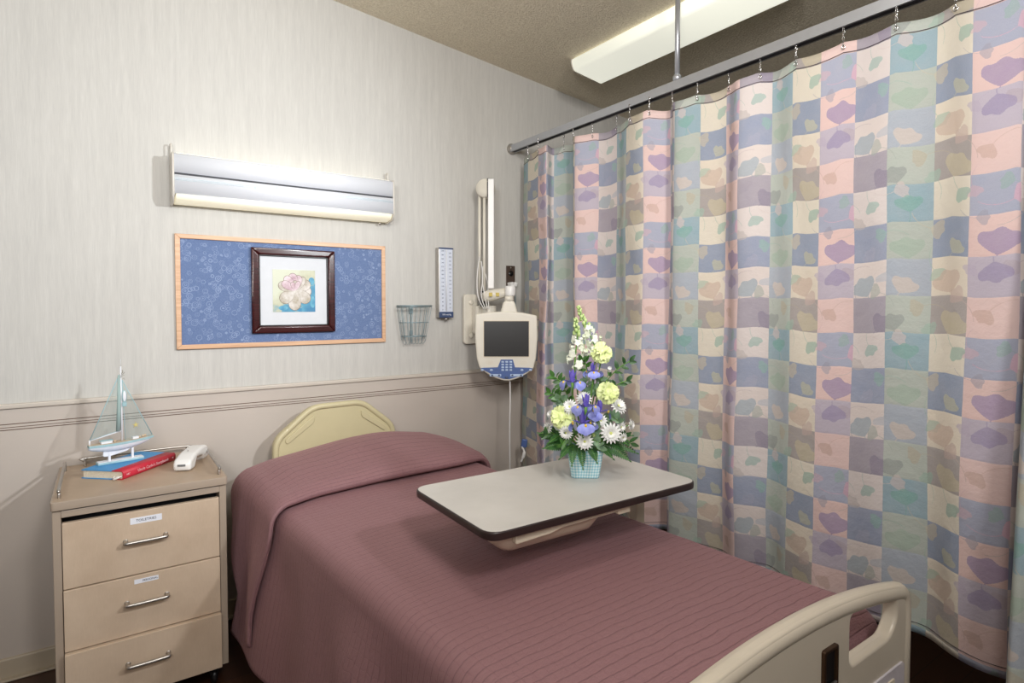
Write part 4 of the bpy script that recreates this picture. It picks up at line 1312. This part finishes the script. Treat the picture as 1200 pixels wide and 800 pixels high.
for li in range(len(levels)-1):
    for k in range(nn):
        f = bm.faces.new((rings[li][k], rings[li][(k+1)%nn], rings[li+1][(k+1)%nn], rings[li+1][k])); f.smooth = True
        for lp, (kk, l2) in zip(f.loops, ((k,li),(k+1,li),(k+1,li+1),(k,li+1))):
            lp[uvl].uv = (kk/nn*52, levels[l2][1]/.0100)
# arc-length parametrisation around the wall so that checks stay square
cum = [0]
ref = sq(.055)
for k in range(nn): cum.append(cum[-1] + (Vector(ref[(k+1)%nn]) - Vector(ref[k])).length)
for f in bm.faces:
    for lp in f.loops:
        k = lp[uvl].uv[0]*nn/52; lp[uvl].uv = (cum[int(round(k))]/.0100, lp[uvl].uv[1])
bm.faces.new(rings[0][::-1])
me = bpy.data.meshes.new('pot'); bm.to_mesh(me); bm.free(); me.materials.append(M['gingham'])
o = bpy.data.objects.new('pot', me); C.objects.link(o); o.parent = pl
md = o.modifiers.new('thickness','SOLIDIFY'); md.thickness = .003; md.offset = -1
b = MB(); b.plate([sq(.053)], .02, .002, T(0,0,.078,rx=-PI/2)); b.build('flower_foam', M['stem'], pl)
root = FB + Vector((0,0,.085))

def leaf_into(b, base, direction, length, width, curl=.15, normal=None, cup=.15, tipw=1.0, nseg=6):
    d = Vector(direction).normalized()
    up = Vector(normal) if normal is not None else Vector((0,0,1))
    s = d.cross(up)
    if s.length < .05: s = d.cross(Vector((1,0,.2)))
    s.normalize(); nrm = s.cross(d).normalized()
    bm = bmesh.new(); rows = []
    for i in range(nseg+1):
        t_ = i/nseg
        w = width*.5*(math.sin(PI*min(1,(t_**.8)*.97+.02))**.8)*tipw
        c = Vector(base) + d*(length*t_) - nrm*(curl*length*t_*t_)
        rows.append([bm.verts.new(c - s*w + nrm*w*cup), bm.verts.new(c), bm.verts.new(c + s*w + nrm*w*cup)])
    for a, c in zip(rows, rows[1:]):
        for k in range(2):
            f = bm.faces.new((a[k], a[k+1], c[k+1], c[k])); f.smooth = True
    b.add(bm)

def frame_of(n):
    n = Vector(n).normalized()
    a = n.cross(Vector((0,0,1)))
    if a.length < .1: a = n.cross(Vector((1,0,0)))
    a.normalize(); return a, n.cross(a).normalized(), n

def stem_of(tt, top, par, r=.0022, m=None):
    b = MB(); top = Vector(top) - Vector(par.location); rb = root - Vector(par.location)
    mid = rb.lerp(top, .5) + Vector((0,0,.012)); rb = rb + (top-rb)*.02
    b.tube(cr([rb, mid, top], 5), r, 7); b.build('stem', m or M['stem'], par)

def carnation(px, py, f, rad, face, label):
    c = F(px, py, f)
    t = thing('carnation', label, 'flower', c, group='pale green carnations in the planter')
    a, b2, n = frame_of(face); rnd = random.Random(int(px*7+py))
    b = MB()
    NP = 46
    for k in range(NP):
        pol = math.acos(1 - 1.18*(k+.5)/NP); th = k*2.39996
        rd_ = a*math.cos(th) + b2*math.sin(th)
        d = (rd_*math.sin(pol) + n*math.cos(pol)).normalized()
        tang = (rd_*math.cos(pol) - n*math.sin(pol)).normalized()
        dd = (d*.50 + tang*.86).normalized() if k > 3 else (d + tang*.5).normalized()
        s = dd.cross(d).normalized(); nr = s.cross(dd).normalized()
        base = Vector((d.x, d.y, d.z))*rad*.40 - n*(d.dot(n)*rad*.16)
        ln = rad*(.62 + .12*rnd.random()); bm = bmesh.new(); rows = []
        for i in range(5):
            t_ = i/4; w = rad*.40*(.25+.75*t_**.7); row = []
            for q in range(8):
                v_ = q/7*2-1
                e = ln*t_*(1-.18*v_*v_*t_) + (rad*.05*(q % 2) if i == 4 else 0)
                row.append(bm.verts.new(base + dd*e + s*w*v_ + nr*(rad*.12*math.sin(q*2.3+k*1.7)*t_*t_ - rad*.10*t_*t_)))
            rows.append(row)
        for r0, r1 in zip(rows, rows[1:]):
            for q in range(7):
                f_ = bm.faces.new((r0[q], r0[q+1], r1[q+1], r1[q])); f_.smooth = True
        b.add(bm)
    b.ell((0,0,0), (rad*.48,)*3, u=12, v=8)
    b.build('petals', M['carn'], t)
    b = MB(); b.tube([tuple(-n*rad*.9), tuple(-n*rad*.5), tuple(-n*rad*.15)], [.003,rad*.26,rad*.34], 12); b.build('calyx', M['stem'], t)
    stem_of(t, c - n*rad*.8, t)

def daisy(px, py, f, rad, face, label, petals=16, layers=3, group='white chrysanthemums in the planter'):
    c = F(px, py, f)
    t = thing('chrysanthemum', label, 'flower', c, group=group)
    a, b2, n = frame_of(face); b = MB()
    for ly in range(layers):
        for k in range(petals):
            th = 2*PI*(k + .5*ly)/petals
            rd_ = a*math.cos(th) + b2*math.sin(th)
            tl = .08 + .36*ly
            d = rd_*math.cos(tl) + n*math.sin(tl)
            leaf_into(b, rd_*rad*.12 + n*.001*ly, d, rad*(.94-.20*ly), rad*.31, -.05 if ly else .10, n, .25)
    b.build('petals', M['daisy'], t)
    b = MB(); b.ell(tuple(n*rad*.08), (rad*.15,rad*.15,rad*.14), u=12, v=8); b.build('flower_centre', M['daisyc'], t)
    stem_of(t, c - n*rad*.1, t)

def budflower(px, py, f, rad, label, m='daisy', name='flower_bud', group='small white buds in the planter'):
    c = F(px, py, f); t = thing(name, label, 'flower bud', c, group=group); b = MB(); n = (toc + Vector((0,0,.8))).normalized(); a, b2, n = frame_of(n)
    for k in range(8):
        th = 2*PI*k/8; rd_ = a*math.cos(th)+b2*math.sin(th)
        leaf_into(b, rd_*rad*.2, (rd_*.55+n*.8), rad*1.3, rad*.8, -.35, n, .4)
    b.ell((0,0,0),(rad*.45,)*3, u=10, v=8)
    b.build('petals', M[m], t); stem_of(t, c, t, .0014)

def iris(px, py, f, sc, label, yaw=0.0):
    c = F(px, py, f)
    t = thing('iris', label, 'flower', c, group='violet irises in the planter')
    fwd = Matrix.Rotation(yaw, 3, 'Z') @ toc; up = Vector((0,0,1)); side = fwd.cross(up).normalized()
    b, bf, by = MB(), MB(), MB()
    for k in range(3):
        th = 2*PI*k/3
        rd_ = fwd*math.cos(th) + side*math.sin(th)
        # falls: out then down
        bm = bmesh.new(); rows = []
        sd = rd_.cross(up).normalized()
        for i in range(9):
            t_ = i/8
            o_ = rd_*(sc*(.15+.95*math.sin(t_*1.9)/1.0)) + up*(sc*(.10+.25*math.sin(t_*2.2)-1.75*max(0,t_-.35)**1.3))
            w = sc*(.14 + .12*t_ if t_ < .4 else .19 + .62*math.sin((t_-.4)/.6*PI*.93)**.8)
            if i == 8: w = sc*.1
            rows.append([bm.verts.new(o_ + sd*w*v_ + up*(sc*.06*abs(v_))) for v_ in (-1,-.5,0,.5,1)])
        for r0, r1 in zip(rows, rows[1:]):
            for q in range(4): f_ = bm.faces.new((r0[q], r0[q+1], r1[q+1], r1[q])); f_.smooth = True
        bf.add(bm)
        by.ell(tuple(rd_*sc*.93 + up*sc*.16), (sc*.12, sc*.12, sc*.16), u=10, v=8)
        # style arms over the falls
        leaf_into(b, rd_*sc*.1 + up*sc*.1, rd_*.9 + up*.45, sc*.95, sc*.36, .15, up, .3)
        # standards
        r2 = fwd*math.cos(th+PI/3) + side*math.sin(th+PI/3)
        leaf_into(b, up*sc*.05 + r2*sc*.08, up + r2*.38, sc*1.30, sc*.50, -.10, -r2, .35)
        leaf_into(b, up*sc*.05 - r2*sc*.05, up + r2*.12, sc*1.35, sc*.42, -.05, -rd_, .3)
    b.build('standards', M['iris'], t); bf.build('falls', M['irisl'], t); by.build('yellow_blaze', M['yellow'], t)
    bb = MB(); bb.tube([(0,0,-sc*1.1),(0,0,-sc*.3),(0,0,sc*.12)], [sc*.08,sc*.14,sc*.16], 10); bb.build('spathe', M['stem'], t)
    stem_of(t, c - up*sc, t, .0026)

def snapdragon(pts, label, seed):
    P = [F(*p) for p in pts]
    base = P[-1]
    t = thing('snapdragon', label, 'flower', base, group='snapdragon spires in the planter')
    b = MB(); loc = [p - base for p in P]
    path = cr([tuple(l) for l in loc], 8)
    b.tube(path + [tuple(root - base)], [.0018 + .0012*i/len(path) for i in range(len(path))] + [.003], 7); b.build('stem', M['stem'], t)
    rnd = random.Random(seed); fl, bu = MB(), MB(); n = len(path)
    k = 0; i = 0.0
    while i < n - 1:
        q = Vector(path[int(i)]); fr = i/(n-1)
        th = k*2.4; out_ = (toc*math.cos(th) + rt_*math.sin(th)*1.2)
        size = .004 + .013*fr
        if fr < .38:
            bu.ell(tuple(q + out_*size*.9), (size*.75, size*.75, size*1.0), u=8, v=6)
        else:
            cc = q + out_*size*.6
            d = (out_ + Vector((0,0,-.1 - .1*rnd.random()))).normalized()
            a, b2, nn_ = frame_of(d)
            fl.tube([tuple(cc - d*size*.2), tuple(cc + d*size*.5), tuple(cc + d*size*1.0)], [size*.25, size*.42, size*.5], 8)
            for m_ in range(5):
                an = 2*PI*m_/5 + .3
                rr = a*math.cos(an) + b2*math.sin(an)
                leaf_into(fl, cc + d*size*.95 + rr*size*.2, rr*1.0 + d*.35, size*.95, size*.95, .35, d, .2, nseg=4)
        k += 1; i += .55 + 1.3*fr
    fl.build('florets', M['snap'], t); bu.build('green_buds', M['bud'], t)

def sprig(p_base, p_tip, m, label, name, cat, group, ln=.04, wd=.018, n=9, seed=0, droop=.0):
    A0, B0 = F(*p_base), F(*p_tip)
    t = thing(name, label, cat, A0, group=group)
    loc = B0 - A0; rnd = random.Random(seed)
    path = [Vector((0,0,0)).lerp(loc, s/8) + Vector((0,0,.018*math.sin(PI*s/8) - droop*(s/8)**2)) for s in range(9)]
    b = MB(); b.tube([root - A0] + path, [.0018]*10, 6); b.build('stem', M['stem'], t)
    b = MB(); d = loc.normalized(); sd = d.cross(toc).normalized()
    for k in range(n):
        s = (k+.6)/n; q = path[int(s*8)].lerp(path[min(8, int(s*8)+1)], s*8 % 1)
        sgn = -1 if k % 2 else 1
        dd = d*.55 + sd*sgn*.85 + toc*rnd.uniform(-.1,.5) + Vector((0,0,rnd.uniform(-.1,.25)))
        leaf_into(b, q, dd, ln*rnd.uniform(.8,1.15), wd, .15, toc + Vector((0,0,.5)) + Vector((rnd.uniform(-.4,.4),)*3), .2)
    leaf_into(b, path[-1], d + toc*.1, ln, wd, .1, toc, .2)
    b.build('leaves', m, t)

FROND_AT = ['reaching far left just above the table', 'lower far left under the chrysanthemum', 'small, hanging over the left of the planter rim',
    'small, hanging down the middle of the planter front', 'small, hanging left of the planter middle', 'small, hanging right of the planter middle',
    'small, at the right front of the rim', 'low on the right, drooping towards the table', 'longest, reaching far right', 'at the back right, below the far right flower',
    'at the back left, behind the far left fern', 'at the back, pointing to the curtain on the right', 'at the back, pointing to the curtain on the left',
    'behind the planter, low on the right', 'behind the planter, low on the left', 'small, right under the large chrysanthemum', 'small, left beside the low carnation']
def frond(p_base, p_tip, seed, wid=.045):
    label = 'fern frond ' + FROND_AT[seed]
    A0, B0 = F(*p_base), F(*p_tip); t = thing('fern_frond', label, 'fern frond', A0, group='fern fronds around the planter rim')
    loc = B0 - A0; n = 15
    L_ = loc.length
    path = [Vector((0,0,0)).lerp(loc, s/n) + Vector((0,0,.10*L_*math.sin(PI*s/n))) for s in range(n+1)]
    b = MB(); b.tube([root - A0] + path, .0011, 5); b.build('stalk', M['stem'], t)
    nrm = (toc*.7 + Vector((0,0,.8))).normalized(); d = loc.normalized(); sd = d.cross(nrm).normalized()
    b = MB()
    for k in range(1, n+1):
        f_ = k/n; w = wid*(math.sin(PI*(.18+.80*f_))**.9)
        for s in (-1, 1):
            q = path[k]; dd = (sd*s + d*.55)
            # pinna with small leaflets
            leaf_into(b, q, dd, w, .0065, .12, nrm, .1, nseg=4)
            for z in (.35,.6,.8):
                p_ = q + dd.normalized()*w*z - nrm*.12*w*z*z
                leaf_into(b, p_, dd*.5 + d*.8, w*.28*(1.15-z), .0042, .1, nrm, .1, nseg=3)
                leaf_into(b, p_, dd*.9 - d*.6, w*.24*(1.15-z), .0042, .1, nrm, .1, nseg=3)
    leaf_into(b, path[-1], d, .012, .006, .1, nrm, .1, nseg=3)
    b.build('leaflets', M['fern'], t)

up_ = Vector((0,0,1)); 
snapdragon([(677,366,.0),(681,378,.0),(688,390,.0),(692,402,.0),(697,415,.0),(697,428,.0)], 'taller snapdragon spire, green-tipped, leaning right at the top of the bouquet', 1)
snapdragon([(674,380,.02),(675,392,.02),(676,405,.02),(674,420,.025),(673,436,.03)], 'shorter snapdragon spire with white florets, on the left at the top of the bouquet', 2)
budflower(684,403,.01,.013,'white open floret between the two snapdragon spires','snap','white_floret','loose white florets high in the bouquet')
budflower(686,420,.03,.015,'white floret above the irises and left of the top carnation','snap','white_floret','loose white florets high in the bouquet')
budflower(682,416,.01,.014,'white floret just right of the shorter snapdragon spire','snap','white_floret','loose white florets high in the bouquet')
budflower(703,404,.0,.010,'white floret directly above the topmost carnation','snap','white_floret','loose white florets high in the bouquet')
carnation(704,419,.03,.040, toc*.7+up_*.8, 'topmost pale green carnation, just below the snapdragons')
carnation(711,464,.055,.041, toc*1.0+up_*.35+rt_*.2, 'pale green carnation on the right at mid height of the bouquet')
carnation(659,491,.065,.043, toc*.9+up_*.5-rt_*.25, 'pale green carnation low on the left of the bouquet')
iris(694,441,.075,.026,'topmost violet iris, facing forward under the top carnation', .1)
iris(671,453,.07,.034,'violet iris on the left edge below the snapdragons', .9)
iris(686,479,.10,.036,'violet iris with yellow blaze in the middle of the bouquet', -.9)
iris(683,497,.12,.038,'lowest violet iris, drooping over the white flowers', .25)
iris(701,486,.085,.033,'half-open violet iris just right of the middle of the bouquet', -.4)
daisy(714,507,.10,.034, toc*1+up_*.2+rt_*.1,'large white chrysanthemum low on the right of the bouquet')
daisy(685,515,.115,.029, toc*1+up_*.0,'white chrysanthemum at the bottom centre just above the planter rim')
daisy(684,470,.06,.027, toc*.9+up_*.6,'white chrysanthemum behind the middle iris')
daisy(668,479,.075,.026, toc*.9+up_*.4-rt_*.3,'white chrysanthemum between the left iris and the low left carnation')
daisy(723,479,.055,.031, toc*.7+up_*.6+rt_*.5,'white chrysanthemum on the right just under the mid-height carnation')
daisy(664,507,.09,.024, toc*.9-up_*.1-rt_*.2,'white chrysanthemum directly below the low left carnation')
daisy(703,494,.085,.022, toc+up_*.3,'white chrysanthemum between the lowest iris and the large one', 14)
daisy(726,502,.07,.020, toc*.8+rt_*.6,'small white chrysanthemum right of the large one', 12)
daisy(728,514,.07,.018, toc*.8+rt_*.5-up_*.2,'small white chrysanthemum low on the right, just above the fern', 12)
daisy(643,505,.04,.020, toc*.6-rt_*.7,'small white chrysanthemum at the far left edge of the bouquet', 12)
daisy(738,503,.02,.022, toc*.5+rt_*.8,'small white chrysanthemum at the far right edge of the bouquet', 10)
daisy(645,490,.03,.014, toc*.6-rt_*.6+up_*.3,'tiny white chrysanthemum left of the low left carnation', 10)
budflower(713,439,.05,.013,'white bud on a stalk right of the topmost iris')
budflower(695,508,.125,.010,'pale green bud beside the lowest iris','bud')
budflower(696,497,.11,.009,'small white bud just above the pale green bud')
LG = 'glossy green leaf sprigs around the bouquet'
for k, (a_, b_, n_, l_) in enumerate((
    ((700,470,-.02),(737,430,.0),9,'at upper right of the bouquet, tip level with the topmost iris'),
    ((705,480,.0),(733,452,.02),7,'right of the mid-height carnation'),
    ((668,480,-.02),(649,448,.0),12,'left of the leftmost iris, the taller of two'),
    ((660,490,-.02),(645,466,.02),10,'on the left just above the low left carnation'),
    ((690,450,-.02),(681,428,.03),7,'between the snapdragons and the topmost iris'),
    ((712,516,.02),(738,524,.03),8,'at lower right, reaching out over the table'),
    ((655,520,.02),(640,514,.05),7,'at lower left, under the far left chrysanthemum'),
    ((672,520,.05),(660,520,.10),7,'just over the left of the planter rim'))):
    sprig(a_, b_, M['leaf'] if k in (2,3,7,4) else M['leafd'], 'glossy leaf sprig '+l_, 'leaf_sprig', 'leaf sprig', LG, .030, .015, n_, k)
EG = 'grey-green leaves between the flowers'
for k, (a_, b_, l_) in enumerate((
    ((690,490,.0),(686,452,.05),'behind the irises in the middle'), ((700,480,.0),(703,448,.04),'between the top and the mid-height carnation'),
    ((665,495,.0),(655,472,.04),'above the low left carnation'), ((705,500,.03),(722,494,.08),'above the large low chrysanthemum'),
    ((692,520,.06),(698,500,.09),'around the pale green bud'), ((690,520,.08),(702,522,.11),'under the large low chrysanthemum, over the rim'),
    ((700,470,.02),(690,462,.05),'under the topmost iris'))):
    sprig(a_, b_, M['euc'], 'broad grey-green leaf sprig '+l_, 'eucalyptus_sprig', 'leaf sprig', EG, .028, .019, 8, 40+k)
for k, (bx_, by_, f0, tx_, ty_, f1) in enumerate(((665,522,.03,633,513,.02),(665,526,.04,640,527,.06),(672,524,.05,658,534,.11),(680,524,.06,683,543,.125),(672,524,.05,671,540,.12),
    (690,524,.06,698,537,.12),(700,524,.05,716,535,.10),(705,524,.04,735,540,.07),(705,522,.03,745,536,.02),(700,520,.0,741,520,-.04),(670,520,.0,637,524,-.05),
    (690,518,-.03,705,528,-.11),(676,518,-.03,662,528,-.11),(700,522,.0,728,533,-.06),(668,522,.0,648,532,-.03),(708,516,.02,733,522,.07),(664,515,.02,645,520,.07))):
    frond((bx_,by_,f0),(tx_,ty_,f1),k,.018 if k in (2,3,4,5,6,15,16) else .028)
